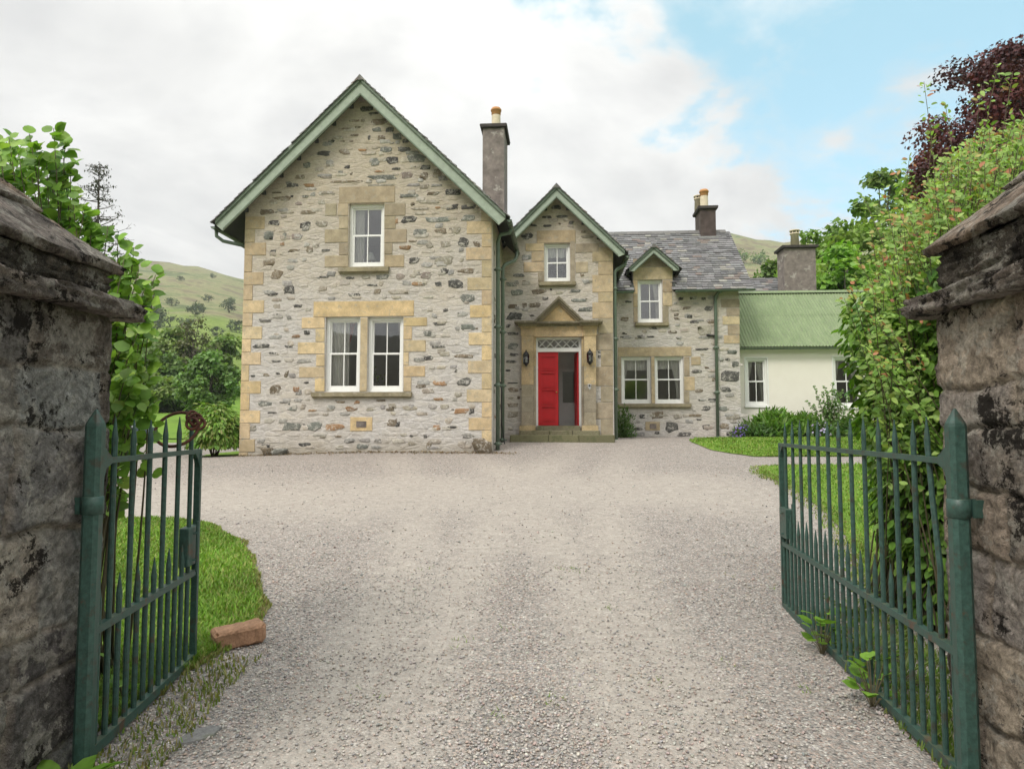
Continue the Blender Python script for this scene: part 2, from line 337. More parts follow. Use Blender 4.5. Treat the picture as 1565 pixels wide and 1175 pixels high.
# ------------------------------------------------------------------ mesh helpers
class MB:
    def __init__(s): s.v = []; s.f = []; s.c = []; s.col = (.5, .5, .5); s.n1 = None
    def add(s, vs, fs, col=None):
        b = len(s.v); s.v += [tuple(q) for q in vs]; c = col or s.col
        for q in fs: s.f.append(tuple(b + i for i in q)); s.c.append(c)
    def merge(s, o):
        """add another builder's faces as the second, smooth material of this one mesh"""
        s.n1 = len(s.f); b = len(s.v); s.v += o.v; s.f += [tuple(b + i for i in q) for q in o.f]; s.c += o.c
    def shift(s, x, y, z): s.v = [(p[0] - x, p[1] - y, p[2] - z) for p in s.v]; return s
    def quad(s, a, b, c, d, col=None): s.add([a, b, c, d], [(0, 1, 2, 3)], col)
    def box(s, x0, x1, y0, y1, z0, z1, col=None, ch=0):
        if ch:
            return s.prism([(x0 + ch, z0), (x1 - ch, z0), (x1, z0 + ch), (x1, z1 - ch), (x1 - ch, z1), (x0 + ch, z1), (x0, z1 - ch), (x0, z0 + ch)], y0, y1, col, ch)
        s.add([(x0, y0, z0), (x1, y0, z0), (x1, y1, z0), (x0, y1, z0), (x0, y0, z1), (x1, y0, z1), (x1, y1, z1), (x0, y1, z1)],
              [(0, 3, 2, 1), (4, 5, 6, 7), (0, 1, 5, 4), (1, 2, 6, 5), (2, 3, 7, 6), (3, 0, 4, 7)], col)
    def prism(s, poly, y0, y1, col=None, inset=0):
        """polygon in (x,z) extruded along y; y0 is the front, its rim inset for a bevel"""
        n = len(poly); cx = sum(p[0] for p in poly) / n; cz = sum(p[1] for p in poly) / n
        vs = []
        if inset:
            def ins(p):
                dx, dz = p[0] - cx, p[1] - cz; L = math.hypot(dx, dz) or 1; k = max(0, (L - inset) / L); return (cx + dx * k, y0, cz + dz * k)
            vs = [ins(p) for p in poly] + [(p[0], y0 + inset, p[1]) for p in poly] + [(p[0], y1, p[1]) for p in poly]
        else:
            vs = [(p[0], y0, p[1]) for p in poly] + [(p[0], y1, p[1]) for p in poly]
        fs = [tuple(range(n))]; rings = len(vs) // n
        for r in range(rings - 1):
            for i in range(n): j = (i + 1) % n; fs.append((r * n + i, (r + 1) * n + i, (r + 1) * n + j, r * n + j))
        fs.append(tuple(range((rings - 1) * n, rings * n))[::-1]); s.add(vs, fs, col)
    def tube(s, path, r, n=8, col=None, cap=True):
        P = [Vector(p) for p in path]; m = len(P); rs = r if isinstance(r, (list, tuple)) else [r] * m
        up = None; vs = []
        for i in range(m):
            t = (P[min(i + 1, m - 1)] - P[max(i - 1, 0)])
            if t.length < 1e-9: t = Vector((0, 0, 1))
            t.normalize()
            if up is None: up = Vector((1, 0, 0)) if abs(t.z) > .8 else Vector((0, 0, 1))
            a = t.cross(up)
            if a.length < 1e-4: a = t.cross(Vector((0, 1, 0)))
            a.normalize(); up = a.cross(t)
            for k in range(n):
                w = 2 * math.pi * k / n + math.pi / n; vs.append(P[i] + (a * math.cos(w) + up * math.sin(w)) * rs[i])
        fs = [(i * n + k, i * n + (k + 1) % n, (i + 1) * n + (k + 1) % n, (i + 1) * n + k) for i in range(m - 1) for k in range(n)]
        if cap: fs += [tuple(range(n))[::-1], tuple(range((m - 1) * n, m * n))]
        s.add(vs, fs, col)
    def lathe(s, prof, cx, cy, n=12, col=None, rot=0):
        vs = []
        for r, z in prof:
            for k in range(n): w = 2 * math.pi * k / n + rot; vs.append((cx + r * math.cos(w), cy + r * math.sin(w), z))
        m = len(prof)
        fs = [(i * n + k, i * n + (k + 1) % n, (i + 1) * n + (k + 1) % n, (i + 1) * n + k) for i in range(m - 1) for k in range(n)]
        fs += [tuple(range(n))[::-1], tuple(range((m - 1) * n, m * n))]; s.add(vs, fs, col)
    def build(s, name, mat, parent=None, smooth=False, loc=None):
        me = bpy.data.meshes.new(name); vs = s.v
        if loc: vs = [(a - loc[0], b - loc[1], c - loc[2]) for a, b, c in vs]
        me.from_pydata(vs, [], s.f)
        at_ = me.color_attributes.new('Col', 'FLOAT_COLOR', 'CORNER')
        arr = np.repeat(np.array([c + (1,) for c in s.c], np.float32), [len(f) for f in s.f], axis=0)
        at_.data.foreach_set('color', arr.ravel()); me.materials.append(mat)
        if smooth: me.polygons.foreach_set('use_smooth', [True] * len(me.polygons))
        if s.n1 is not None:
            me.materials.append(MAT['rubble']); k = np.zeros(len(s.f), np.int32); k[s.n1:] = 1
            me.polygons.foreach_set('material_index', k); me.polygons.foreach_set('use_smooth', k.astype(bool))
        o = bpy.data.objects.new(name, me); COL.objects.link(o)
        if parent: o.parent = parent
        if loc: o.location = loc
        return o


def np_mesh(name, V, F, C, mat, parent=None, smooth=False):
    """V (n,3), F (m,k) same-size faces, C (n,3) point colours"""
    me = bpy.data.meshes.new(name); V = np.asarray(V, np.float32); F = np.asarray(F, np.int32); m, k = F.shape
    me.vertices.add(len(V)); me.vertices.foreach_set('co', V.ravel())
    me.loops.add(m * k); me.loops.foreach_set('vertex_index', F.ravel())
    me.polygons.add(m); me.polygons.foreach_set('loop_start', np.arange(0, m * k, k, dtype=np.int32))
    me.update(calc_edges=True)
    if smooth: me.polygons.foreach_set('use_smooth', np.ones(m, bool))
    a = me.color_attributes.new('Col', 'FLOAT_COLOR', 'POINT')
    a.data.foreach_set('color', np.concatenate([np.asarray(C, np.float32), np.ones((len(V), 1), np.float32)], 1).ravel())
    me.materials.append(mat); o = bpy.data.objects.new(name, me); COL.objects.link(o)
    if parent: o.parent = parent
    return o


def tag(o, label=None, cat=None, group=None, kind=None):
    if label: o['label'] = label
    if cat: o['category'] = cat
    if group: o['group'] = group
    if kind: o['kind'] = kind
    return o


def empty(name, loc=(0, 0, 0), rz=0):
    o = bpy.data.objects.new(name, None); COL.objects.link(o); o.location = loc; o.rotation_euler = (0, 0, rz); o.empty_display_size = .2; return o


def part(o, name, parent):
    c = bpy.data.objects.new(name, o.data); COL.objects.link(c); c.parent = parent; return c


# ------------------------------------------------------------------ ground
def interp(x, xs, ys): return float(np.interp(x, xs, ys))


def sstep(a, b, x): t = min(1, max(0, (x - a) / (b - a))); return t * t * (3 - 2 * t)


RY = [-60, 5, 8, 11, 14, 16.5, 17.9, 19.5, 24, 45, 100, 140]; RZ = [-.6, 0, .10, .33, .58, .83, 1.02, 1.09, 1.13, 1.3, 3.5, 7]
LY = [-60, 5, 8, 11, 14, 16.5, 20, 35, 45, 60, 75, 100, 140]; LZ = [-.6, 0, .10, .33, .55, .70, .72, .68, 1.0, 2.05, 3.2, 6.5, 12]


def gz(x, y):
    w = sstep(-8, -2.5, x)
    return interp(y, LY, LZ) * (1 - w) + interp(y, RY, RZ) * w


def gnd(px, py):
    d = ray(px, py); t = 1.0
    for i in range(4000):
        p = Vector((0, 0, EYE)) + d * t
        if p.z <= gz(p.x, p.y): break
        t += .02
    return p


def wheel_track(x, y):
    """how compacted the gravel is: two wheel tracks through the gate that fan out before the house"""
    k = 0
    for x0, bend in ((-.95, -.0016), (.62, -.0012), (-.55, .012), (.95, .012)):
        c = x0 + bend * max(0, y - 4) ** 2 * (1 if abs(bend) > .005 else 8); k = max(k, math.exp(-((x - c) / (.28 + .03 * max(0, y))) ** 2) * (1 if y > 1 else 0))
    sweep = math.exp(-((y - 11.5 - .10 * x) / 2.6) ** 2) * (1 - sstep(3, 6, x))
    return min(1, max(k * .8, sweep * .85) * (1 - .5 * sstep(13, 17, y)))


def ruled(name, rows, ncol, off, mat, label=None, kind='structure'):
    """rows: (y, xl, xr) strips draped on the terrain"""
    V = []; F = []
    for y, a, b in rows:
        for i in range(ncol + 1): x = a + (b - a) * i / ncol; V.append((x, y, gz(x, y) + off + .006 * mnoise.noise((x * 1.3, y * 1.3, 0))))
    for j in range(len(rows) - 1):
        for i in range(ncol): k = j * (ncol + 1) + i; F.append((k, k + 1, k + ncol + 2, k + ncol + 1))
    C = np.array([[wheel_track(q[0], q[1])] * 3 for q in V]) if name == 'gravel_drive' else np.full((len(V), 3), .5)
    o = np_mesh(name, V, F, C, mat, None, True); tag(o, label, None, None, kind); return o


def densify(rows, step=.25):
    ys = [r[0] for r in rows]; out = []
    for y in np.arange(ys[0], ys[-1] + 1e-6, step):
        w = .05 * mnoise.noise((y * 1.7, 3, 0)) + .03 * mnoise.noise((y * 6, 9, 0))
        out.append((y, interp(y, ys, [r[1] for r in rows]) + w, interp(y, ys, [r[2] for r in rows]) + w * .8))
    return out


ruled('ground', [(y, -150, 150) for y in list(np.arange(-140, -10, 5)) + list(np.arange(-10, 60, 1.0)) + list(np.arange(60, 141, 5))], 100, -.03, MAT['turf'])
ruled('gravel_drive', [(y, interp(y, [-6, 9, 16, 34, 40], [-9, -14, -20, -16, -14]), interp(y, [-6, 12, 20, 23], [9, 8.5, 9.5, 9.5]) if y < 23 else -7.2) for y in list(np.arange(-6, 20, .22)) + list(np.arange(20, 40, .5))], 110, -.004, MAT['gravel'])
LAWN_L = densify([(3.3, -2.6, -2.03), (4.3, -3.4, -1.98), (4.9, -4, -1.90), (5.6, -5, -2.07), (6.3, -5.4, -2.38), (7.0, -5.8, -2.68), (8.0, -6.4, -3.2), (9.0, -6.6, -4.0), (9.5, -6.6, -5.0)])
ruled('lawn', LAWN_L, 14, .012, MAT['turf'])
LAWN_R = densify([(5.6, 3.05, 7), (7, 3.5, 9), (8.5, 4.1, 10), (10, 4.5, 11), (12, 4.85, 12), (13.5, 4.85, 12), (14.4, 5.2, 12), (14.8, 6.6, 12)])
ruled('lawn', LAWN_R, 16, .012, MAT['turf'])
LAWN_B = densify([(15.8, 5.6, 14), (16.8, 4.9, 14), (18, 4.75, 14), (19.2, 4.95, 14), (20.3, 5.5, 14), (20.8, 6.2, 14)])
ruled('lawn', LAWN_B, 16, .012, MAT['turf'])
ruled('lawn', densify([(38, -40, -9), (45, -45, -8), (70, -60, -8)], 1.0), 30, .03, MAT['turf'])


# hills ring
def hill_obj():
    A = [-180, -150, -120, -90, -60, -40, -29, -24, -21, -15, 0, 10, 17, 20, 22.5, 28, 40, 70, 100, 140, 180]
    E = [.150, .135, .15, .16, .19, .20, .215, .212, .20, .21, .21, .245, .283, .27, .255, .25, .23, .17, .15, .155, .150]
    rr = [135, 150, 180, 220, 270, 330, 400, 480, 570, 680, 800, 920, 1050, 1250]
    ss = [.0, .07, .20, .33, .46, .56, .64, .72, .80, .89, .97, 1.0, .93, .7]
    V = []; F = []; na = 360
    for r, s in zip(rr, ss):
        for k in range(na):
            a = -180 + 360 * k / na; e = interp(a, A, E); t = R(a); x, y = r * math.sin(t), r * math.cos(t)
            n = mnoise.fractal((x * .006, y * .006, 3), 1, 2, 5) * .12 * s
            z = r * e * (s + n * .6) + (7 * (1 - s)) + (2.5 * mnoise.fractal((x * .03, y * .03, 1), 1, 2, 4) if s > .1 else 0)
            if s == 0: z = -6 if abs(a) > 90 else gz(x, min(y, 140)) - 1.0
            V.append((x, y, z))
    for j in range(len(rr) - 1):
        for k in range(na): F.append((j * na + k, j * na + (k + 1) % na, (j + 1) * na + (k + 1) % na, (j + 1) * na + k))
    o = np_mesh('hills', V, F, np.full((len(V), 3), .5), MAT['hill'], None, True); tag(o, kind='structure'); return o, A, E


HILL, HA, HE = hill_obj()
HILL_ME = HILL.data


def hill_z(x, y):
    ok, loc, n, i = HILL.ray_cast(Vector((x, y, 900)), Vector((0, 0, -1)))
    return loc.z if ok else gz(x, min(y, 140))


bpy.context.view_layer.update()
# ================================================================== HOUSE
ALPHA = R(4)
H0 = at(752, 690, 16.5); H0.z = .80
UX = Vector((math.cos(ALPHA), -math.sin(ALPHA), 0)); VX = Vector((math.sin(ALPHA), math.cos(ALPHA), 0))


def hp(px, py, v):
    """point of the plane v (metres behind the main gable front) seen at a photo pixel: local (u, z)"""
    d = ray(px, py); c = Vector((0, 0, EYE)) - H0
    t = (v - c.dot(VX)) / d.dot(VX); q = c + d * t
    return q.dot(UX), q.z


def hw(u, v, z): return H0 + UX * u + VX * v + Vector((0, 0, z))


def rect(px0, py0, px1, py1, v):
    a, zt = hp((px0 + px1) / 2, py0, v); b, zb = hp((px0 + px1) / 2, py1, v)
    u0 = hp(px0, (py0 + py1) / 2, v)[0]; u1 = hp(px1, (py0 + py1) / 2, v)[0]
    return u0, u1, zb, zt


def hthing(name, u, v, z, label, cat, group=None, rz=0):
    return tag(empty(name, hw(u, v, z), -ALPHA + rz), label, cat, group)


house = tag(empty('stone_house', H0, -ALPHA), 'two-storey rubble stone house with sage green bargeboards and red front door', 'house')


def clip_poly(poly, a, b, c):
    """keep a*u+b*z<=c"""
    out = []
    for i in range(len(poly)):
        p, q = poly[i], poly[(i + 1) % len(poly)]; dp = a * p[0] + b * p[1] - c; dq = a * q[0] + b * q[1] - c
        if dp <= 0: out.append(p)
        if dp * dq < 0: t = dp / (dp - dq); out.append((p[0] + (q[0] - p[0]) * t, p[1] + (q[1] - p[1]) * t))
    return out


def front_wall(mb, v, u0, u1, z0, z1, planes, holes, reveal=.24):
    us = sorted(set([u0, u1] + [h[0] for h in holes] + [h[1] for h in holes])); zs = sorted(set([z0, z1] + [h[2] for h in holes] + [h[3] for h in holes]))
    for i in range(len(us) - 1):
        for j in range(len(zs) - 1):
            cu, cz = (us[i] + us[i + 1]) / 2, (zs[j] + zs[j + 1]) / 2
            if any(h[0] < cu < h[1] and h[2] < cz < h[3] for h in holes): continue
            p = [(us[i], zs[j]), (us[i + 1], zs[j]), (us[i + 1], zs[j + 1]), (us[i], zs[j + 1])]
            for pl in planes:
                p = clip_poly(p, *pl)
                if len(p) < 3: break
            if len(p) >= 3: mb.add([(a, v, b) for a, b in p], [tuple(range(len(p)))])
    for a, b, c, d_ in holes:
        w = v + reveal; lid = d_ < z1 - .001; base_ = c > z0 + .001
        mb.quad((a, v, c), (a, w, c), (a, w, d_), (a, v, d_)); mb.quad((b, v, c), (b, v, d_), (b, w, d_), (b, w, c))
        if lid: mb.quad((a, v, d_), (a, w, d_), (b, w, d_), (b, v, d_))
        if base_: mb.quad((a, v, c), (b, v, c), (b, w, c), (a, w, c))


PAL = {'k': (.085, .082, .078), 'g': (.165, .172, .155), 'b': (.18, .145, .105), 'r': (.30, .185, .105), 'p': (.30, .25, .225), 't': (.31, .28, .23)}


def blob(mb, v, cu, cz, w, h, col, proud, rng, n=11):
    """an irregular flat-faced rubble stone standing a little proud of the mortar"""
    pts = []; ex = rng.uniform(.35, .62); sk = rng.uniform(-.35, .35); tp = rng.uniform(-.3, .3); o0 = rng.uniform(0, 1)
    for k in range(n):
        a = 2 * math.pi * (k + o0 + rng.uniform(-.3, .3)) / n; c, s_ = math.cos(a), math.sin(a); rr = rng.uniform(.74, 1.12)
        x = math.copysign(abs(c) ** ex, c) * w / 2 * rr; z = math.copysign(abs(s_) ** ex, s_) * h / 2 * rng.uniform(.66, 1.12)
        z *= 1 + tp * x / w; pts.append((cu + x + sk * z, cz + z))
    tl = rng.uniform(-.5, .5) * proud / max(w, .05); tz = rng.uniform(-.6, .6) * proud / max(h, .05)
    vs = [(p[0], v + .004, p[1]) for p in pts]
    for k, d_ in ((.93, .75), (.80, 1.0)):
        vs += [(cu + (p[0] - cu) * k, v - proud * d_ * rng.uniform(.85, 1.15) + tl * (p[0] - cu) + tz * (p[1] - cz), cz + (p[1] - cz) * k) for p in pts]
    vs.append((cu, v - proud, cz))
    fs = []
    for r in range(2):
        for i in range(n): j = (i + 1) % n; fs.append((r * n + i, r * n + j, (r + 1) * n + j, (r + 1) * n + i))
    for i in range(n): fs.append((2 * n + i, 2 * n + (i + 1) % n, 3 * n))
    mb.add(vs, fs, col)


def vary(c, rng, a=.25, h=.018):
    k = rng.uniform(1 - a, 1 + a); return tuple(max(.01, x * k * rng.uniform(1 - h, 1 + h)) for x in c)


def stones_px(mb, v, data, ox, oy, sc_, seed, kw=1.0):
    rng = random.Random(seed)
    for it in data.split():
        x, y, w, h, c = it.split(','); x, y, w, h = float(x) / sc_ + ox, float(y) / sc_ + oy, float(w) / sc_, float(h) / sc_
        u0, u1, zb, zt = rect(x - w / 2, y - h / 2, x + w / 2, y + h / 2, v)
        blob(mb, v, (u0 + u1) / 2, (zb + zt) / 2, (u1 - u0) * 1.06, (zt - zb) * 1.1, vary(PAL[c], rng), .012, rng)
        if (u1 - u0) > .22 and rng.random() < .35:      # small pinning stone beside the big one
            blob(mb, v, (u1 if rng.random() < .5 else u0) + rng.uniform(-.02, .05), (zb + zt) / 2 + rng.uniform(-.05, .05), rng.uniform(.05, .1), rng.uniform(.03, .06), vary(PAL[rng.choice('kgbt')], rng), .008, rng, 7)


def pale_stones(mb, v, u0, u1, z0, zf, blocks, seed, dark=None):
    """courses of pale stones nearly flush with the lime pointing"""
    rng = random.Random(seed); z = z0
    while True:
        h = rng.uniform(.10, .20); u = u0 + rng.uniform(0, .2); any_ = False
        while u < u1 - .1:
            w = rng.uniform(.14, .42); cu, cz = u + w / 2, z + h / 2 + rng.uniform(-.02, .02)
            if cz + h / 2 < zf(cu - w / 2) and cz + h / 2 < zf(cu + w / 2):
                any_ = True
                if not any(a - w / 2 < cu < b + w / 2 and c - h / 2 < cz < d_ + h / 2 for a, b, c, d_ in blocks) and rng.random() < .62:
                    col = rng.choice([(.47, .43, .36), (.44, .42, .375), (.50, .455, .37), (.40, .385, .35), (.47, .41, .34), (.38, .36, .33)])
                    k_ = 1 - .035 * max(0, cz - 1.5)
                    if dark is not None and rng.random() < .5:
                        blob(dark, v, cu, cz, w * .92, h * .8, vary(rng.choice([(.35, .335, .31), (.40, .37, .325), (.31, .30, .285), (.42, .375, .31), (.36, .32, .27), (.27, .26, .245)]), rng, .15), .012, rng, 10); u += w + rng.uniform(.02, .08); continue
                    blob(mb, v, cu, cz, w * .9, h * .75, vary((col[0] * k_, col[1] * k_ ** 1.2, col[2] * k_ ** 1.6), rng, .12), .009, rng, 9)
            u += w + rng.uniform(.02, .08)
        z += h + .03
        if not any_ and z > z0 + 1: break


OCH = [(.56, .43, .245), (.53, .415, .26), (.59, .465, .285), (.51, .41, .27), (.56, .45, .295)]
TAN = [(.37, .305, .215), (.34, .29, .215), (.40, .335, .235), (.33, .275, .20)]


def blocks_px(mb, v, items, seed, proud=.014):
    """dressed stones given as photo rectangles, butted with a fine joint"""
    rng = random.Random(seed); out = []
    for x0, y0, x1, y1, c in items:
        u0, u1, zb, zt = rect(x0, y0, x1, y1, v); g_ = .006
        pal = {'o': OCH, 't': TAN, 'm': [tuple((a + b) / 2 for a, b in zip(OCH[1], TAN[0]))]}[c]
        mb.prism([(u0 + g_, zb + g_), (u1 - g_, zb + g_), (u1 - g_, zt - g_), (u0 + g_, zt - g_)], v - proud - rng.uniform(0, .004), v + .06, vary(rng.choice(pal), rng, .1), .009)
        out.append((u0, u1, zb, zt))
    return out


# ---------------- windows
def bars(mb, u0, u1, z0, z1, v0, v1, t, bot=None):
    b = bot or t
    mb.box(u0, u0 + t, v0, v1, z0, z1); mb.box(u1 - t, u1, v0, v1, z0, z1)
    mb.box(u0 + t, u1 - t, v0 + .001, v1 - .001, z1 - t, z1); mb.box(u0 + t, u1 - t, v0 + .001, v1 - .001, z0, z0 + b)


def sash_window(parent, u0, u1, z0, z1, v, cols=2, fr=.075, name='window', mats='white'):
    """outer box frame > upper and lower sliding sash > pane"""
    mb = MB(); bars(mb, u0, u1, z0, z1, v, v + .14, fr, fr * 1.0)
    w = mb.build(name, MAT[mats], parent)
    zm = z0 + (z1 - z0) * .515
    for nm, a, b, vv in (('upper_sash', zm - .02, z1 - fr, v + .055), ('lower_sash', z0 + fr, zm + .02, v + .015)):
        s_ = MB(); t = .045; U0, U1 = u0 + fr - .004, u1 - fr + .004
        bars(s_, U0, U1, a, b, vv, vv + .04, t, .075 if nm == 'lower_sash' else t)
        for k in range(1, cols):
            c = U0 + (U1 - U0) * k / cols; s_.box(c - .012, c + .012, vv + .006, vv + .034, a + t, b - t)
        s_.build(nm, MAT[mats], w)
        gl = MB(); gl.quad((U0 + t * .8, vv + .02, a + t * .8), (U1 - t * .8, vv + .02, a + t * .8), (U1 - t * .8, vv + .02, b - t * .8), (U0 + t * .8, vv + .02, b - t * .8))
        gl.build('pane', MAT['glass'], w)
    return w


def sill(parent, px0, py0, px1, py1, v, dep=.1):
    u0, u1, zb, zt = rect(px0, py0, px1, py1, v); mb = MB(); mb.col = (.27, .235, .155)
    mb.prism([(u0, zb), (u1, zb), (u1, zt), (u0, zt)], v - dep, v + .2, None, .012)
    mb.box(u0 + .02, u1 - .02, v - dep * .6, v + .1, zb - .035, zb + .004)
    mb.build('window_sill', MAT['ashlar'], parent); return (u0, u1, zb - .04, zt)


# ---------------- roofs
def slates(mb, P, eu, es, W, L, seed, expo=.165, wid=.23, skip=None, base=(.165, .16, .158), off=.012):
    rng = random.Random(seed); P = Vector(P); eu = Vector(eu).normalized(); es = Vector(es).normalized(); n = eu.cross(es)
    if n.z < 0: n = -n
    s = 0; row = 0
    while s < L - .03:
        u = -rng.uniform(0, wid)
        while u < W:
            w = wid * rng.uniform(.65, 1.3); a, b = max(0, u), min(W, u + w - .006); u += w
            if b - a < .03: continue
            if skip and skip((a + b) / 2, s): continue
            t = rng.uniform(.012, .026); top = min(L, s + expo * 1.12); ds = rng.uniform(-.012, .012)
            lo = P + es * (s + ds - .01); hi = P + es * top; l1 = off + t + rng.uniform(0, .006); l2 = off
            jl, jr = rng.uniform(-.006, .006), rng.uniform(-.006, .006)
            vs = [lo + eu * a + n * (l1 + jl), lo + eu * b + n * (l1 + jr), hi + eu * b + n * l2, hi + eu * a + n * l2,
                  lo + eu * a + n * (l1 - t - .002), lo + eu * b + n * (l1 - t - .002), hi + eu * b + n * (l2 - t), hi + eu * a + n * (l2 - t)]
            c = vary(base, rng, .34)
            if rng.random() < .1: c = vary((.27, .26, .235), rng, .15)
            elif rng.random() < .08: c = vary((.20, .165, .15), rng, .15)
            mb.add(vs, [(0, 1, 2, 3), (4, 5, 1, 0), (5, 6, 2, 1), (7, 4, 0, 3)], c)
        s += expo * rng.uniform(.94, 1.05); row += 1


def gable_roof(parent, ua, za, uL, uR, ze, v0, v1, seed, board_h=.26, left=True, right=True, uLcut=None, wall_v=0, outr=True, fascia=.06, ext_r=None):
    """roof running back from a gable at v0; ridge (ua,za), eave tips at uL/uR, height ze"""
    roof = MB(); roof.col = (.05, .05, .05); sl = MB()
    hw_ = (uR - uL) / 2; rise = za - ze; L = math.hypot(hw_, rise); ss = []
    for sgn, on in ((-1, left), (1, right)):
        if not on: continue
        n_ = Vector((sgn * rise, 0, hw_)).normalized(); tip = uL if sgn < 0 else uR; k = 1.0
        e = (tip, ze); cut = 1.0
        if sgn < 0 and uLcut is not None:
            f = (ua - uLcut) / hw_; e = (uLcut, za - rise * f); cut = f
        th = .07
        a = Vector((ua, v0, za)); b = Vector((e[0], v0, e[1])); a2 = Vector((ua, v1, za)); b2 = Vector((e[0], v1, e[1])); dn = Vector((0, 0, -th / (hw_ / L)))
        roof.add([a, b, b2, a2, a + dn, b + dn, b2 + dn, a2 + dn], [(0, 1, 2, 3), (4, 7, 6, 5), (0, 4, 5, 1), (1, 5, 6, 2), (2, 6, 7, 3)])
        es = Vector((ua - e[0], 0, za - e[1])).normalized()
        slates(sl, Vector((e[0], v0 - .115, e[1])) - es * .04, (0, 1, 0), es, v1 - v0 + .115, L * cut + .04, seed + sgn)
    ro = roof.build('roof', MAT['soffit'], parent)
    # ridge tiles
    v = v0 - .11; rng = random.Random(seed)
    while v < v1 - .1:
        w = .42; sl.add([(ua - .13, v, za - .075), (ua, v, za + .065 + rng.uniform(0, .008)), (ua + .13, v, za - .075), (ua - .13, v + w, za - .075), (ua, v + w, za + .06), (ua + .13, v + w, za - .075)],
                        [(0, 1, 4, 3), (1, 2, 5, 4), (0, 2, 1)], vary((.16, .155, .15), rng, .2)); v += w + .008
    sl.build('slate_covering', MAT['slate'], ro)
    # bargeboards
    for sgn, on in ((-1, left), (1, right)):
        if not on: continue
        tip = uL if sgn < 0 else uR; cosl = hw_ / L; sl_ = rise / hw_
        if sgn < 0 and uLcut is not None: tip = uLcut
        zt = lambda u: za - abs(u - ua) * sl_
        d0, d1 = -.005 / cosl, -board_h / cosl
        e_ = tip - sgn * .05
        # end cut: square to the ground as on the photo, a lower return
        bb = MB()
        pl = [(ua, zt(ua) + d0), (e_, zt(e_) + d0), (e_, zt(e_) + d0 - .10), (e_ - sgn * (.17), zt(e_ - sgn * .17) + d1), (ua, zt(ua) + d1)]
        if sgn < 0: pl = pl[::-1]
        bb.prism(pl[::-1], v0 - .035, v0 + .012)
        bo = bb.build('bargeboard', MAT['sage'], parent)
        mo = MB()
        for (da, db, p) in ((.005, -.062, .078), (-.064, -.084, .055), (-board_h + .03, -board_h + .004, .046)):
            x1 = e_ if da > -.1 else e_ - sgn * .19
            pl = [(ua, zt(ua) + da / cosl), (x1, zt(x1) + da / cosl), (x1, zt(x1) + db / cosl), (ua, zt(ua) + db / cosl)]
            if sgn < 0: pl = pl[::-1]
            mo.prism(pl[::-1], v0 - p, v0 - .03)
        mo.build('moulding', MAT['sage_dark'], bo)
        if outr:
            n = int((L - .5) / .62)
            for i in range(n):
                ou = MB()
                s = .45 + i * .62; u = ua + sgn * s * cosl; z = za - s * rise / L - .10 / cosl - .03
                ou.box(u - .045, u + .045, v0 + .014, wall_v - .003, z - .10, z)
                ou.build('verge_bracket', MAT['soffit'], bo)
    return ro, (lambda u: za - abs(u - ua) * rise / hw_)


def gutter(parent, path, r=.062):
    mb = MB(); P = [Vector(p) for p in path]; n = 9; vs = []; d = (P[1] - P[0]).normalized(); a = d.cross(Vector((0, 0, 1))).normalized()
    for q in P:
        for k in range(n): w = math.pi + math.pi * k / (n - 1); vs.append(q + a * math.cos(w) * r + Vector((0, 0, 1)) * math.sin(w) * r)
        for k in range(n): w = 2 * math.pi - math.pi * k / (n - 1); vs.append(q + a * math.cos(w) * (r - .012) + Vector((0, 0, 1)) * math.sin(w) * (r - .012))
    m = 2 * n; fs = [(i * m + k, i * m + (k + 1) % m, (i + 1) * m + (k + 1) % m, (i + 1) * m + k) for i in range(len(P) - 1) for k in range(m)]
    fs += [tuple(range(n)), tuple(range((len(P) - 1) * m, (len(P) - 1) * m + n))]
    mb.add(vs, fs); L = (P[-1] - P[0]).length
    for i in range(max(1, int(L / .9))):      # brackets
        q = P[0] + d * (.3 + i * .9)
        if (q - P[0]).length < L: mb.tube([q + a * r * 1.1, q + a * r * .7 - Vector((0, 0, r * .8)), q - Vector((0, 0, r * 1.12)), q - a * r * .7 - Vector((0, 0, r * .8)), q - a * r * 1.1], .009, 5)
    return mb.build('gutter', MAT['pipe'], parent, True)


def downpipe(parent, u, v, z0, z1, r=.048, extra=()):
    mb = MB(); mb.tube([(u, v, z0), (u, v, z1)] + list(extra), r, 10)
    z = z0 + .35
    while z < z1 - .2:
        mb.lathe([(r * 1.0, z - .045), (r * 1.35, z - .04), (r * 1.35, z + .04), (r * 1.0, z + .045)], u, v, 10)
        mb.box(u - .10, u + .10, v + .02, v + .075, z - .018, z + .018); z += 1.45
    return mb.build('downpipe', MAT['pipe'], parent, True)


# ================================================================== main gabled block (v = 0)
BASE = -.75
uL0 = hp(370, 530, 0)[0]; uR0 = 0.0
A_ = hp(548, 121, -.35); Lp = hp(328, 341, -.35); Rp = hp(776, 331, -.35)
ua = (Lp[0] + Rp[0]) / 2; hwid = (Rp[0] - Lp[0]) / 2; ze = (Lp[1] + Rp[1]) / 2; za = A_[1]
VB = 9.0
roofM, ztM = gable_roof(house, ua, za, ua - hwid, ua + hwid, ze, -.35, VB + .3, 11, board_h=.30, wall_v=0)
slopeM = (za - ze) / hwid; th = .12 * math.hypot(1, slopeM)
planesM = [(-slopeM, 1, za - th - slopeM * ua), (slopeM, 1, za - th + slopeM * ua)]
zfM = lambda u: za - abs(u - ua) * slopeM - th - .1
upW = rect(533, 311, 587, 408.5, 0); loA = rect(497, 484.5, 550, 598.5, 0); loB = rect(562, 484.5, 616, 598.5, 0)
w_ = MB(); front_wall(w_, 0, uL0, uR0, BASE, za, planesM, [upW, loA, loB])
zsd = zfM(0) + .1
for u in (uL0, uR0):
    w_.quad((u, 0, BASE), (u, VB, BASE), (u, VB, zsd), (u, 0, zsd))
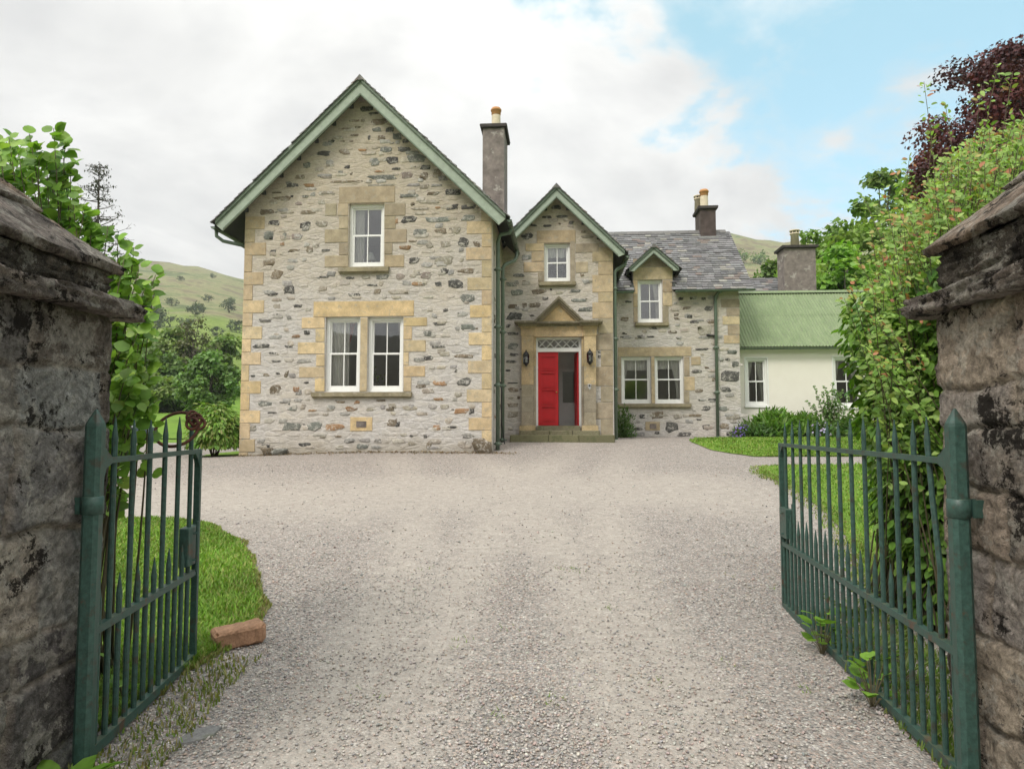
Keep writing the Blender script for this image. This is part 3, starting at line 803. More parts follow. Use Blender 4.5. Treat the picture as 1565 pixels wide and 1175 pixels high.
p = [(uL0, BASE), (uR0, BASE), (uR0, za), (uL0, za)]
for pl in planesM: p = clip_poly(p, *pl)
w_.add([(a, VB, b) for a, b in p], [tuple(range(len(p)))])
wm_ = w_
# inside: floors and a partition so the rooms are real and dark
w_ = MB(); zf2 = upW[2] - .62; zf1 = loA[2] - .75
for z in (zf1, zf2, zf2 - .3): w_.quad((uL0 + .1, .26, z), (-.1, .26, z), (-.1, VB - .1, z), (uL0 + .1, VB - .1, z))
w_.quad((uL0 + .1, 4.6, zf1), (-.1, 4.6, zf1), (-.1, 4.6, zf2 + 2.5), (uL0 + .1, 4.6, zf2 + 2.5))
w_.quad((uL0 + .1, .26, zf2 + 2.45), (-.1, .26, zf2 + 2.45), (-.1, 4.6, zf2 + 2.45), (uL0 + .1, 4.6, zf2 + 2.45))
w_.build('interior', MAT['plaster'], house)
# dressed stones
ash = MB()
ql = [331, 371, 416, 459, 499, 538, 582, 627, 671]; it = []
for i, y in enumerate(ql):
    yn = ql[i + 1] if i < 8 else 696
    c = 'o' if (i > 2 and i != 8) else 'm'
    e0 = 374.5 - (y - 340) * .028
    it.append((e0, y, [405, 407, 403, 404, 401, 399, 399, 398, 390][i], y + 19.5, c)); it.append((e0 - .5, y + 19.5, e0 + [15, 12, 14, 15, 14, 12, 14, 16, 14][i], min(yn, 697), 'm' if i in (1, 2, 7) else c))
qr = [338, 378, 424, 466, 508, 551, 595, 638, 676]
it.append((735, 322, 751.8, 338, 't'))
for i, y in enumerate(qr[:-1]):
    yn = qr[i + 1]; c = 'o' if i not in (1, 2) else 'm'
    it.append(([713, 712, 714, 718, 716, 715, 713, 716][i], y, 751.8, y + 19.5, c)); it.append((736, y + 19.5, 751.8, yn, c))
it.append((738, 676, 751.8, 695, 't'))
kq = [i for i, q in enumerate(it) if q[0] < 500]
exM = []
for sel, sd in ((True, 3), (False, 5)):
    ash = MB(); exM += blocks_px(ash, 0, [q for q in it if (q[0] < 500) == sel], sd); ash.build('quoins', MAT['ashlar'], house)
itw = [(518, 285, 604, 310.5, 't'), (516, 311, 532.5, 330, 't'), (497, 311, 515, 330, 't'), (518, 330.5, 532.5, 350, 't'), (496, 350.5, 532.5, 371, 't'), (518, 371.5, 532.5, 390, 't'), (496, 390.5, 532.5, 408.5, 't'),
       (587.5, 311, 620, 330, 't'), (587.5, 330.5, 605, 350, 't'), (587.5, 350.5, 622, 371, 't'), (587.5, 371.5, 600, 389, 't'), (587.5, 389.5, 618, 408.5, 'm')]
itw += [(479, 460, 633, 484, 'o'), (461, 485, 496.5, 502, 'o'), (482, 502.5, 496.5, 522.5, 'o'), (455, 523, 496.5, 541, 'o'), (483, 541.5, 496.5, 560, 'o'), (457, 560.5, 496.5, 577, 'o'), (481, 577.5, 496.5, 598.5, 'o'),
        (550.5, 485, 561.5, 598.5, 'o'), (616.5, 485, 653, 498.5, 'o'), (616.5, 499, 630, 519, 'o'), (616.5, 519.5, 651, 537.5, 'o'), (616.5, 538, 625, 558.5, 'o'), (616.5, 559, 650, 575.5, 'o'), (616.5, 576, 629, 598.5, 'm'),
        (535, 637, 569.5, 659, 'o')]
for sel in (itw[:12], itw[12:-1], itw[-1:]):
    ash = MB(); exM += blocks_px(ash, 0, sel, 4); ash.build('window_surround' if len(sel) > 1 else 'vent_block', MAT['ashlar'], house)
av = MB(); u0, u1, zb, zt = rect(545, 643.5, 560, 653, 0); bars(av, u0, u1, zb, zt, -.028, .0, .012)
for k in range(1, 4): av.box(u0 + .01, u1 - .01, -.024, 0, zb + (zt - zb) * k / 4 - .008, zb + (zt - zb) * k / 4 + .008)
av.quad((u0, -.018, zb), (u1, -.018, zb), (u1, -.018, zt), (u0, -.018, zt))
av.build('air_brick', MAT['harl'], house)
exM += [sill(house, 518, 409, 595, 416, 0), sill(house, 477, 599.5, 630, 606, 0), upW, loA, loB]
S1 = '785,240,70,25,k 820,262,50,10,k 838,302,75,32,b 722,298,50,12,b 765,297,20,16,b 741,328,30,10,b 833,340,45,24,g 895,340,45,24,k 686,335,50,10,b 727,367,40,10,b 795,377,14,24,k 855,380,42,24,b 930,372,45,32,g 970,395,35,18,k 615,395,36,16,k 668,395,24,10,b 710,396,24,8,b 905,404,24,8,k 878,433,62,28,g 964,432,68,26,k 762,436,46,12,r 678,445,44,26,b 575,453,70,24,k 1018,477,92,42,g 908,484,56,36,k 828,494,40,38,g 496,510,36,28,g 690,518,26,16,k 610,510,44,12,t 925,527,44,12,k 1010,516,30,10,k 1065,520,50,24,k 848,540,50,10,r 1122,548,44,40,b 658,547,24,24,g 710,550,14,12,b 465,565,50,20,b 590,565,60,16,t 978,557,52,30,p 1057,560,40,34,b 862,568,140,22,g 685,587,140,12,b 427,606,66,20,k 509,606,54,18,r 855,605,130,12,t 1055,612,44,20,t 355,641,50,8,b 590,640,66,16,t 375,668,88,24,b 490,659,34,12,k 988,654,96,18,g 1100,645,60,16,b 1196,637,88,26,k 1080,683,96,18,t 460,692,34,18,p 1003,694,22,18,b 1123,712,28,10,r 1192,709,62,28,k 1272,708,68,24,k 1040,718,90,12,t 305,732,76,24,b 405,732,60,18,t 502,734,72,22,b 987,768,70,36,k 1122,768,120,26,g 1270,760,70,26,g 342,785,60,26,k 490,797,54,32,k 570,788,56,28,t 925,775,18,30,r 1040,830,72,28,g 1140,824,60,26,b 1210,820,50,34,t 317,846,48,48,g 391,846,20,30,g 447,848,46,32,p 1247,879,52,42,k 1082,888,36,40,t 1162,885,44,34,t 1310,885,34,28,b 967,902,60,22,r 1003,872,40,10,b 510,912,32,34,b 435,917,58,14,b 337,922,30,14,k 588,916,42,12,k 380,886,20,14,r 1010,963,50,30,k 1152,964,96,42,t 1238,960,20,24,t 315,977,56,38,b 1157,1016,40,28,k 1262,1015,88,22,b 355,1032,54,42,b 580,1043,46,10,k 705,1048,40,12,k 778,1044,44,18,t 860,1043,60,24,g 942,1041,44,28,p 1003,1037,28,20,t 1065,1034,56,34,p 415,1104,54,40,k 572,1099,42,26,t 1027,1076,50,16,r 1126,1078,34,24,k 1208,1076,70,44,k 810,1082,56,10,k 335,1126,48,14,k 722,1128,62,16,k 835,1112,34,28,b 945,1116,110,24,t 1265,1142,66,40,g'
S2 = '263,120,34,24,t 362,118,44,14,k 205,188,58,14,k 403,245,30,20,k 268,160,20,10,k 258,255,22,16,t 983,252,42,26,g 1040,203,62,14,k 1172,218,78,32,g 992,140,26,10,t 1068,138,24,14,k 350,262,40,16,r 190,308,84,22,k 317,312,36,12,k 1032,312,66,14,k 240,343,42,10,k 258,382,48,10,k 985,366,50,24,k 1160,358,92,18,b 1065,345,50,22,t 306,442,20,32,b 210,448,30,16,b 265,440,22,10,k 145,452,22,10,k 1117,428,12,16,k 402,484,24,8,k 252,520,58,44,b 353,517,34,26,r 950,497,48,26,b 1040,488,72,26,r 1155,482,64,40,k 1128,540,36,26,t 205,586,64,24,g 292,577,42,10,k 568,577,44,10,b 644,578,26,18,r 758,570,44,10,b 1037,564,50,16,r 335,610,50,20,g 610,610,44,22,r 515,612,36,14,t 430,618,42,8,r 802,612,40,20,b 705,612,36,14,t 895,605,70,20,t 237,628,44,8,k 1142,620,76,26,r 1192,622,28,28,k 333,692,98,42,g 440,692,66,42,g 536,696,88,34,r 812,676,44,34,b 838,682,24,26,k 1025,700,36,26,r 1100,697,50,10,k 142,700,40,26,t 205,790,46,26,k 392,780,56,20,k 553,742,34,10,b 480,745,30,14,t 905,738,22,10,k 970,740,18,18,k 1170,744,46,10,k 562,795,46,20,t 672,788,60,26,g 988,782,26,30,b 905,775,40,16,t 1145,775,44,24,t'
rb = MB(); stones_px(rb, 0, S1, 310, 90, 3.13, 21); stones_px(rb, 0, S2, 340, 430, 3.13, 22)
pale_stones(wm_, 0, uL0, uR0, -.6, zfM, exM, 5, rb)
rng = random.Random(77)       # the inner side wall, seen edge-on beside the pipes
for i in range(70):
    blob_mb = MB(); blob(blob_mb, 0, rng.uniform(.5, 3.0), rng.uniform(0, 5.4), rng.uniform(.12, .4), rng.uniform(.06, .16), vary(PAL[rng.choice('kgbttr')], rng), .012, rng, 9)
    for vtx in range(len(blob_mb.v)): x, y, z = blob_mb.v[vtx]; blob_mb.v[vtx] = (-y, x, z)
    rb.add(blob_mb.v, [q[::-1] for q in blob_mb.f], blob_mb.c[0])
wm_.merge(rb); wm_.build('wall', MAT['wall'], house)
for q in (upW, loA, loB): sash_window(house, *q, .10)
# foot stones
for (x, y, w, h, s) in ((737, 683, 28, 24, 1), (424, 692, 24, 14, 2), (408, 690, 18, 14, 4)):
    fs_ = MB(); u, z = hp(x, y, -.15); blob(fs_, -.02, u, z, w / 60, h / 60, vary(PAL['tbg'[s % 3]], random.Random(s)), .16, random.Random(s + 3), 13)
    fs_.build('footing_stone', MAT['rubble'], house, True)
# gutters and pipes of the main block
zg = ze - .09; ug = ua + hwid + .035
gutter(house, [(ug, -.36, zg + .02), (ug, 4.6, zg + .05)])
gutter(house, [(ua - hwid - .035, -.36, zg), (ua - hwid - .035, 9.0, zg + .05)])
ud, _ = hp(759.5, 500, .35); zt_ = hp(760, 372, .35)[1]
downpipe(house, .10, .40, -.12, zt_, .05, [(.10, .40, zt_ + .05), (.16, .36, zt_ + .22), (ug - .03, .30, zg - .12), (ug, .28, zg - .02)])
zt2 = hp(774, 412, 1.8)[1]
downpipe(house, .10, 1.85, -.05, zt2, .05, [(.10, 1.85, zt2 + .05), (.15, 1.9, zt2 + .16), (ug - .05, 2.3, zt2 + .36), (ug, 2.4, zt2 + .5), (ug, 2.45, zg - .02)])
mb = MB(); uu, zz_ = hp(344, 358, .3)
mb.tube([(ua - hwid - .03, -.2, zg - .05), (ua - hwid - .02, -.2, zg - .2), (ua - hwid + .1, -.1, zg - .3), (uL0 - .12, .1, zg - .36), (uL0 - .07, 1.6, zg - .42), (uL0 - .07, 1.7, zg - .6), (uL0 - .07, 1.7, BASE)], .045, 10)
mb.build('downpipe', MAT['pipe'], house, True)
mb = MB(); c_ = [(.22, .5 + .1 * k, 1.9 - .0 * k + .05 * math.sin(k * 1.5)) for k in range(4)]
mb.tube([(.03, 1.2, 1.75), (.10, 1.15, 1.8), (.14, 1.1, 1.6), (.13, 1.12, .8), (.2, 1.3, .2), (.4, 1.0, .02), (.8, .5, .06)], .014, 6); mb.build('hose', MAT['black'], house, True)
mb = MB(); mb.col = (.12, .11, .09); mb.box(-.02, .5, .15, .65, -.13, -.05, None, .02); mb.build('drain_cover', MAT['step'], house)


# chimneys
def chimney(parent, u0, u1, v0, v1, z0, z1, mat, pots, cope=.07):
    mb = MB(); mb.box(u0, u1, v0, v1, z0, z1 - .12); ch = mb.build('chimney', MAT[mat], parent)
    mb = MB(); mb.prism([(u0 - cope, z1 - .10), (u1 + cope, z1 - .10), (u1 + cope + .02, z1 - .02), (u1 + cope, z1), (u0 - cope, z1), (u0 - cope - .02, z1 - .02)], v0 - cope, v1 + cope, None, .012)
    mb.box(u0 - .02, u1 + .02, v0 - .02, v1 + .02, z1 - .125, z1 - .10); mb.build('cope', MAT['cope'], ch)
    mb = MB(); mb.lathe([(.02, z1 - .0), (.02, z1 + .01)], u0, v0, 6)
    for pu, pv, r, h, kind in pots:
        p_ = MB()
        if kind == 'roll':      # cream pot with an orange collar
            p_.lathe([(r * 1.05, z1 - .01), (r, z1 + .04), (r * .93, z1 + h * .62), (r * .9, z1 + h * .66)], pu, pv, 14); po = p_.build('chimney_pot', MAT['pot'], ch, True)
            t_ = MB(); t_.lathe([(r * .92, z1 + h * .655), (r * 1.0, z1 + h * .68), (r * 1.02, z1 + h * .84), (r * 1.16, z1 + h * .86), (r * 1.16, z1 + h * .93), (r * .98, z1 + h * .96), (r * .95, z1 + h), (r * .7, z1 + h), (r * .7, z1 + h * .8)], pu, pv, 14)
            t_.build('pot_collar', MAT['terra'], ch, True)
        else:
            p_.lathe([(r * 1.02, z1 - .01), (r * .92, z1 + h * .74), (r * 1.12, z1 + h * .76), (r * 1.12, z1 + h * .82), (r * .9, z1 + h * .83), (r * .9, z1 + h * .93), (r * 1.2, z1 + h * .94), (r * 1.2, z1 + h), (r * .7, z1 + h)], pu, pv, 14)
            p_.build('chimney_pot', MAT['pot'], ch, True); t_ = MB()
            t_.lathe([(r * .905, z1 + h * .845), (r * .91, z1 + h * .925)], pu, pv, 14)
            for k in range(7):
                b_ = MB(); w = k * 2 * math.pi / 7 + .3; x, y = pu + math.cos(w) * r * .92, pv + math.sin(w) * r * .92; b_.box(x - .018, x + .018, y - .018, y + .018, z1 + h * .83, z1 + h * .935); b_.build('pot_pillar', MAT['pot'], ch)
            t_.build('pot_vent', MAT['black'], ch)
    return ch


cv = 3.9; cu0 = hp(737.5, 260, cv)[0]; cu1 = hp(770.5, 260, cv)[0]; cz1 = hp(757, 190, cv)[1]; ph = hp(757, 158, cv)[1] - cz1
chimney(house, cu0, cu1, cv, cv + 1.3, 3.0, cz1, 'harl', [((cu0 + cu1) / 2 + .05, cv + .35, .145, ph, 'roll')])

# ================================================================== porch block (v = PV)
PV = 3.0
u1p = hp(937.5, 520, PV)[0]; vb = PV - .35
Ap = hp(850.5, 285, vb); Rq = hp(957.5, 386, vb); uap = Ap[0]; hwp = Rq[0] - uap; zep = Rq[1]; zap = Ap[1]
roofP, ztP = gable_roof(house, uap, zap, uap - hwp, uap + hwp, zep, vb, PV + 6.5, 31, board_h=.24, uLcut=.02, wall_v=PV)
slp = (zap - zep) / hwp; th = .11 * math.hypot(1, slp)
planesP = [(-slp, 1, zap - th - slp * uap), (slp, 1, zap - th + slp * uap)]
pw = rect(832, 372, 871, 430.5, PV); door = rect(818.5, 515, 888.5, 650.5, PV)
w_ = MB(); front_wall(w_, PV, .0, u1p, BASE, zap, planesP, [pw, door], .26)
zs_ = zap - abs(u1p - uap) * slp - th
w_.quad((u1p, PV, BASE), (u1p, PV + 6, BASE), (u1p, PV + 6, zs_), (u1p, PV, zs_)); wp_ = w_
ash = MB()
itp = [(820, 352, 880, 371.5, 'm'), (803, 372, 831.5, 384, 'o'), (812, 384.5, 831.5, 400, 'm'), (800, 400.5, 831.5, 416, 'm'), (822, 416.5, 831.5, 430.5, 't'), (871.5, 368, 879, 430.5, 't'), (879.5, 372, 916, 386, 't'), (879.5, 400, 899, 417, 't')]
yq = [378, 400, 420, 447, 462, 487, 510, 535, 560, 590, 615, 640, 667]
for i in range(len(yq) - 1): itp.append(((914 if i % 2 else 905) + (4 if i > 6 else 0), yq[i], 937.2, yq[i + 1], 'm' if i < 5 else 't'))
exP = blocks_px(ash, PV, itp[:8], 8); ash.build('window_surround', MAT['ashlar'], house); ash = MB(); exP += blocks_px(ash, PV, itp[8:], 9); ash.build('quoins', MAT['ashlar'], house)
exP += [sill(house, 823, 431, 880, 436.5, PV), pw, rect(786, 489, 922, 665, PV), rect(815, 452, 893, 492, PV), (0, .3, -1, 6)]
P1 = '517,222,70,34,k 450,292,64,22,k 560,288,94,20,k 360,352,40,16,k 450,354,62,16,k 542,338,20,14,b 625,333,36,28,k 712,398,40,18,b 740,432,90,16,t 310,428,90,46,k 718,546,40,14,t 305,578,70,36,g 815,618,40,10,t 703,705,32,26,b 245,708,80,30,g 200,772,80,34,g 290,750,30,10,b 395,825,110,34,b 655,822,90,24,g 240,832,90,40,g 437,873,44,24,k 480,810,18,14,k 540,832,60,20,t 776,752,70,24,t 828,790,36,14,g 680,888,112,22,g 205,932,80,32,b 292,926,36,46,b 360,924,80,38,b 220,1005,112,60,k 345,997,34,12,k 728,953,120,34,g 172,1072,36,24,k 203,1127,84,22,k'
P2 = '843,272,32,30,k 835,412,40,18,k 833,446,36,22,k 208,372,80,46,g 215,433,60,20,k 195,482,76,22,k 170,546,40,14,k 205,635,80,10,k 210,684,78,36,b 190,743,40,16,t 246,742,24,22,b 208,793,78,28,b 205,860,80,46,t 845,588,10,24,t 840,752,40,10,k 845,778,36,20,t 852,950,36,18,t 190,965,40,16,t'
rb = MB(); stones_px(rb, PV, P1, 740, 270, 4.7, 41); stones_px(rb, PV, P2, 740, 450, 4.7, 42)
pale_stones(wp_, PV, 0, u1p, -.3, lambda u: zap - abs(u - uap) * slp - th - .1, exP, 15, rb); wp_.merge(rb); wp_.build('porch_wall', MAT['wall'], house)
sash_window(house, *pw, PV + .10, fr=.06)
# rooms behind the porch
w_ = MB(); zfp = door[2]; zup = pw[2] - .8
w_.quad((.05, PV + .3, zup), (u1p - .05, PV + .3, zup), (u1p - .05, PV + 4, zup), (.05, PV + 4, zup))
w_.quad((.05, PV + 4, zfp - .2), (u1p - .05, PV + 4, zfp - .2), (u1p - .05, PV + 4, zap - .6), (.05, PV + 4, zap - .6))
d0, d1 = door[0] - .35, door[1] + .35
for u in (d0, d1): w_.quad((u, PV + .27, zfp), (u, PV + 1.5, zfp), (u, PV + 1.5, zup - .05), (u, PV + .27, zup - .05))
w_.quad((d0, PV + .27, zup - .06), (d1, PV + .27, zup - .06), (d1, PV + 1.5, zup - .06), (d0, PV + 1.5, zup - .06))
for (a, b) in ((d0, door[0]), (door[1], d1)): w_.quad((a, PV + .27, zfp), (b, PV + .27, zfp), (b, PV + .27, zup - .06), (a, PV + .27, zup - .06))
w_.build('interior', MAT['plaster'], house)
mb = MB(); mb.quad((d0, PV + .02, zfp), (d1, PV + .02, zfp), (d1, PV + 4, zfp), (d0, PV + 4, zfp)); mb.build('vestibule_floor', MAT['floor'], house)
# inner glazed doors
iv = PV + 1.45; ins = MB(); h_in = 1.78; mid = (door[0] + door[1]) / 2
ins.box(d0, d1, iv + .03, iv + .09, zfp + h_in + .10, zup - .07)
idr = MB(); gl = MB()
for a, b in ((door[0] - .12, mid - .006), (mid + .006, door[1] + .12)):
    t = .12; idr.box(a, a + t, iv, iv + .05, zfp + .01, zfp + h_in); idr.box(b - t, b, iv, iv + .05, zfp + .01, zfp + h_in)
    idr.box(a + t, b - t, iv + .001, iv + .049, zfp + .01, zfp + .70); idr.box(a + t, b - t, iv + .001, iv + .049, zfp + h_in - .13, zfp + h_in)
    idr.box(a + t + .05, b - t - .05, iv - .012, iv + .001, zfp + .13, zfp + .58)
    gl.quad((a + t, iv + .02, zfp + .70), (b - t, iv + .02, zfp + .70), (b - t, iv + .02, zfp + h_in - .13), (a + t, iv + .02, zfp + h_in - .13))
idr.box(d0, door[0] - .126, iv, iv + .08, zfp, zfp + h_in + .1); idr.box(door[1] + .126, d1, iv, iv + .08, zfp, zfp + h_in + .1); idr.box(door[0] - .126, door[1] + .126, iv + .004, iv + .08, zfp + h_in + .006, zfp + h_in + .1)
idr.add(ins.v, ins.f); io = idr.build('inner_door', MAT['inner_white'], house); gl.build('pane', MAT['glass'], io)

# door surround: pilasters, frieze, cornice, pediment
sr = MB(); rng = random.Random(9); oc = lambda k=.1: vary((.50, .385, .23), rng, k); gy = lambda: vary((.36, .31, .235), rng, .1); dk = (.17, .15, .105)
pf = .16


def stack(x0, x1):
    ys = [513, 538, 560, 588, 606, 630, 650]
    for i in range(len(ys) - 1):
        u0, u1, zb, zt = rect(x0, ys[i], x1, ys[i + 1], PV - pf); sr.prism([(u0, zb + .003), (u1, zb + .003), (u1, zt), (u0, zt)], PV - pf, PV + .02, oc() if i < 3 else gy(), .004)
    u0, u1, zb, zt = rect(x0 - 3.5, 650, x1 + 3.5, 661.5, PV - pf - .05); sr.prism([(u0, zb - .06), (u1, zb - .06), (u1, zt - .03), (u1 - .03, zt), (u0 + .03, zt), (u0, zt - .03)], PV - pf - .05, PV + .02, oc(), .005)
    u0, u1, zb, zt = rect(x0 - 2, 497.5, x1 + 2, 513, PV - pf - .03); sr.box(u0, u1, PV - pf - .035, PV + .02, zt - (zt - zb) * .28, zt, oc()); sr.box(u0 + .02, u1 - .02, PV - pf - .012, PV + .015, zb + .003, zt - (zt - zb) * .28 - .003, oc())


stack(797, 815.5); stack(892.5, 911)
u0, u1, zb, zt = rect(816, 497.5, 892, 514.5, PV - .1); sr.box(u0, u1, PV - .12, PV + .02, zb, zt, oc())
for x in (816, 888.7):   # narrow inner jambs
    for ya, yb in ((515, 560), (560, 606), (606, 650)):
        u0, u1, zb, zt = rect(x, ya, x + 3.3, yb, PV - .06); sr.box(u0, u1, PV - .06, PV + .02, zb + .002, zt, oc() if ya < 560 else gy())
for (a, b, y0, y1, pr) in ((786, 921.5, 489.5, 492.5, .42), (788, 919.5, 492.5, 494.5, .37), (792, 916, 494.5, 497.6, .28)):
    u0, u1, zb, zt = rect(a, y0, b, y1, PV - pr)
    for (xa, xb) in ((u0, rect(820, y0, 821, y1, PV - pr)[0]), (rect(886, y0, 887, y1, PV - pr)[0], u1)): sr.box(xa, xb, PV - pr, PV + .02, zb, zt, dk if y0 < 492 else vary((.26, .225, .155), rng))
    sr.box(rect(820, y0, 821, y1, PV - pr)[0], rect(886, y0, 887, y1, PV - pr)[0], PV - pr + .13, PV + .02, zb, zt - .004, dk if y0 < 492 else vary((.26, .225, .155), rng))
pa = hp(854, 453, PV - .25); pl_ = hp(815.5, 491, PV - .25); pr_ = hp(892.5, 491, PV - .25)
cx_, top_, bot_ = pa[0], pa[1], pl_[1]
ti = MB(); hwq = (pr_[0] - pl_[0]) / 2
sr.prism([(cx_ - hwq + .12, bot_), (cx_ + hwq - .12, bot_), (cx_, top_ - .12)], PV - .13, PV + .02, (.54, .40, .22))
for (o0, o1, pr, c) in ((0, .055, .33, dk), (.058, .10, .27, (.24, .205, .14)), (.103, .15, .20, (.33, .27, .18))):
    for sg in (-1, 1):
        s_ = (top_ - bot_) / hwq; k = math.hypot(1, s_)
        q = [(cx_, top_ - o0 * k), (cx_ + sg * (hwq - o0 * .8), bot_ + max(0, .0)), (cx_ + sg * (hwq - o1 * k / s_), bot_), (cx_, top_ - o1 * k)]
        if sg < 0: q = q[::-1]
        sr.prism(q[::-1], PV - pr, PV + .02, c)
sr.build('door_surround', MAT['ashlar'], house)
# door frame, transom light, leaves
fr_ = MB(); zt_tr = rect(818, 532.3, 888, 537.6, PV + .1)
a, b, zb, zt = door; fr_.box(a + .003, a + .065, PV + .10, PV + .2, zb, zt - .003); fr_.box(b - .065, b - .003, PV + .10, PV + .2, zb, zt - .003)
fr_.box(a + .065, b - .065, PV + .09, PV + .2, zt_tr[2], zt_tr[3] + .01); fr_.box(a + .065, b - .065, PV + .101, PV + .199, zt - .06, zt - .003)
z0_, z1_ = zt_tr[3] + .01, zt - .06; n = 5; w = (b - a - .13) / n
for k in range(n):
    x0 = a + .065 + k * w
    for (p0, p1) in (((x0, z0_), (x0 + w, z1_)), ((x0, z1_), (x0 + w, z0_))): fr_.tube([(p0[0], PV + .14, p0[1]), (p1[0], PV + .14, p1[1])], .014, 4)
fo = fr_.build('door_frame', MAT['white'], house)
gl = MB(); gl.quad((a + .06, PV + .15, z0_), (b - .06, PV + .15, z0_), (b - .06, PV + .15, z1_), (a + .06, PV + .15, z1_)); gl.build('fanlight_pane', MAT['glass'], fo)


def leaf(name, M4):
    W = (b - a) / 2 - .07; Hh = zt_tr[2] - zb - .015; mb = MB(); t = .045; st = .11; n = 4; ph_ = (Hh - .12 - .07 * 0 - st * n) / n
    hs = []
    mb.box(0, st, 0, t, 0, Hh); mb.box(W - st, W, 0, t, 0, Hh); z = 0
    rail = [.15, .10, .10, .10, .12]; pan = (Hh - sum(rail)) / 4
    for k in range(5):
        mb.box(st, W - st, .001, t - .001, z, z + rail[k]); z += rail[k]
        if k < 4:
            mb.box(st, W - st, .030, t - .006, z, z + pan); mb.box(st + .035, W - st - .035, .018, .030, z + .035, z + pan - .04)
            mb.box(st - .02, W - st + .02, -.022, .003, z - .022, z + .006); mb.box(st - .02, W - st + .02, -.016, .003, z + pan - .004, z + pan + .018); z += pan
    mb.v = [tuple(M4 @ Vector(q)) for q in mb.v]; o = mb.build(name, MAT['red'], house)
    h = MB(); h.tube([(W - .05, -.01, .95), (W - .05, -.06, .95)], .012, 8); h.lathe([(.02, .93), (.028, .95), (.02, .97)], W - .05, -.075, 10)
    h.v = [tuple(M4 @ Vector(q)) for q in h.v]; h.build('handle', MAT['brass'], o, True); return o


leaf('door', Matrix.Translation((a + .067, PV + .16, zb + .008)))
leaf('door', Matrix.Translation((b - .067, PV + .205, zb + .008)) @ Matrix.Rotation(R(97), 4, 'Z'))
bl = MB(); u, z = hp(901, 590, PV - pf); bl.prism([(u - .05, z + .0), (u - .045, z - .05), (u, z - .10), (u + .045, z - .05), (u + .05, z), (u + .05, z + .06), (u - .05, z + .06)], PV - pf - .012, PV - pf, None, .003)
bo = bl.build('bell_plate', MAT['ashlar'], house); bl = MB(); bl.tube([(u, PV - pf - .012, z + .015), (u, PV - pf - .035, z + .015)], .026, 12); bl.build('bell_push', MAT['black'], bo)
# steps
st = MB()
for (x0, y0, x1, y1, pr, c) in ((820, 650.5, 887, 658, .30, (.25, .225, .15)), (794, 658, 917, 665, .72, (.22, .20, .13)), (779, 665, 940, 675, 1.1, (.17, .16, .095))):
    u0, u1, zb2, zt2_ = rect(x0, y0, x1, y1, PV - pr)
    nn = 3; cuts = [u0 + (u1 - u0) * q for q in ((0, .37, .66, 1) if pr > .5 else (0, 1))]
    for q0, q1 in zip(cuts, cuts[1:]): st.prism([(q0 + .003, zb2 - .25), (q1 - .003, zb2 - .25), (q1 - .003, zt2_), (q0 + .003, zt2_)], PV - pr, PV + (.12 if pr < .5 else .0), vary(c, rng, .12), .02)
st.build('door_steps', MAT['step'], house)
gutter(house, [(uap + hwp + .03, vb, zep - .08), (uap + hwp + .03, PV + 3.2, zep - .04)])
zt3 = hp(940, 416, PV - .1)[1]
downpipe(house, u1p + .06, PV + .12, -.1, zt3, .05, [(u1p + .06, PV + .12, zt3 + .05), (u1p + .12, PV + .12, zt3 + .12), (uap + hwp + .0, PV + .15, zep - .22), (uap + hwp + .03, PV + .15, zep - .1)])


# wall lanterns
def lantern(px, py, label):
    u, z = hp(px, py, PV - pf - .12); t = hthing('wall_lantern', u, PV - pf, z - .2, label, 'lantern', 'black lanterns beside the front door')
    mb = MB(); mb.box(-.035, .035, -.02, 0, .0, .30, None, .006); mb.tube([(0, -.02, .06), (0, -.07, .02), (0, -.12, .03)], .012, 6); part(mb.build('bracket', MAT['black'], t), 'x', t) if 0 else mb
    mb.build('bracket', MAT['black'], t)
    mb = MB(); y = -.12
    mb.lathe([(.02, -.03), (.035, .0), (.075, .04), (.085, .065), (.07, .07)], 0, y, 6)
    for k in range(6): w = k * math.pi / 3; mb.tube([(.075 * math.cos(w), y + .075 * math.sin(w), .06), (.085 * math.cos(w), y + .085 * math.sin(w), .28)], .008, 5)
    mb.lathe([(.09, .275), (.095, .29), (.08, .305), (.06, .345), (.025, .375), (.03, .385), (.012, .40), (.018, .415), (.003, .435)], 0, y, 6); mb.build('cage', MAT['black'], t)
    mb = MB(); mb.lathe([(.068, .07), (.077, .275)], 0, y, 6, rot=0); mb.build('lantern_glass', MAT['glass'], t)
    mb = MB(); mb.lathe([(.016, .08), (.016, .18), (.010, .185)], 0, y, 8); mb.build('candle_tube', MAT['white'], t); return t


lantern(804, 547, 'black glazed wall lantern on the pilaster beside the closed red door leaf')
lantern(901.5, 545, 'black glazed wall lantern on the pilaster above the doorbell')

# ================================================================== right wing (v = WV)
WV = 6.0
u0w = u1p; u1w = hp(1131, 560, WV)[0]
Ew = hp(1152, 440.5, WV - .32); zew = Ew[1]; uEw = Ew[0]
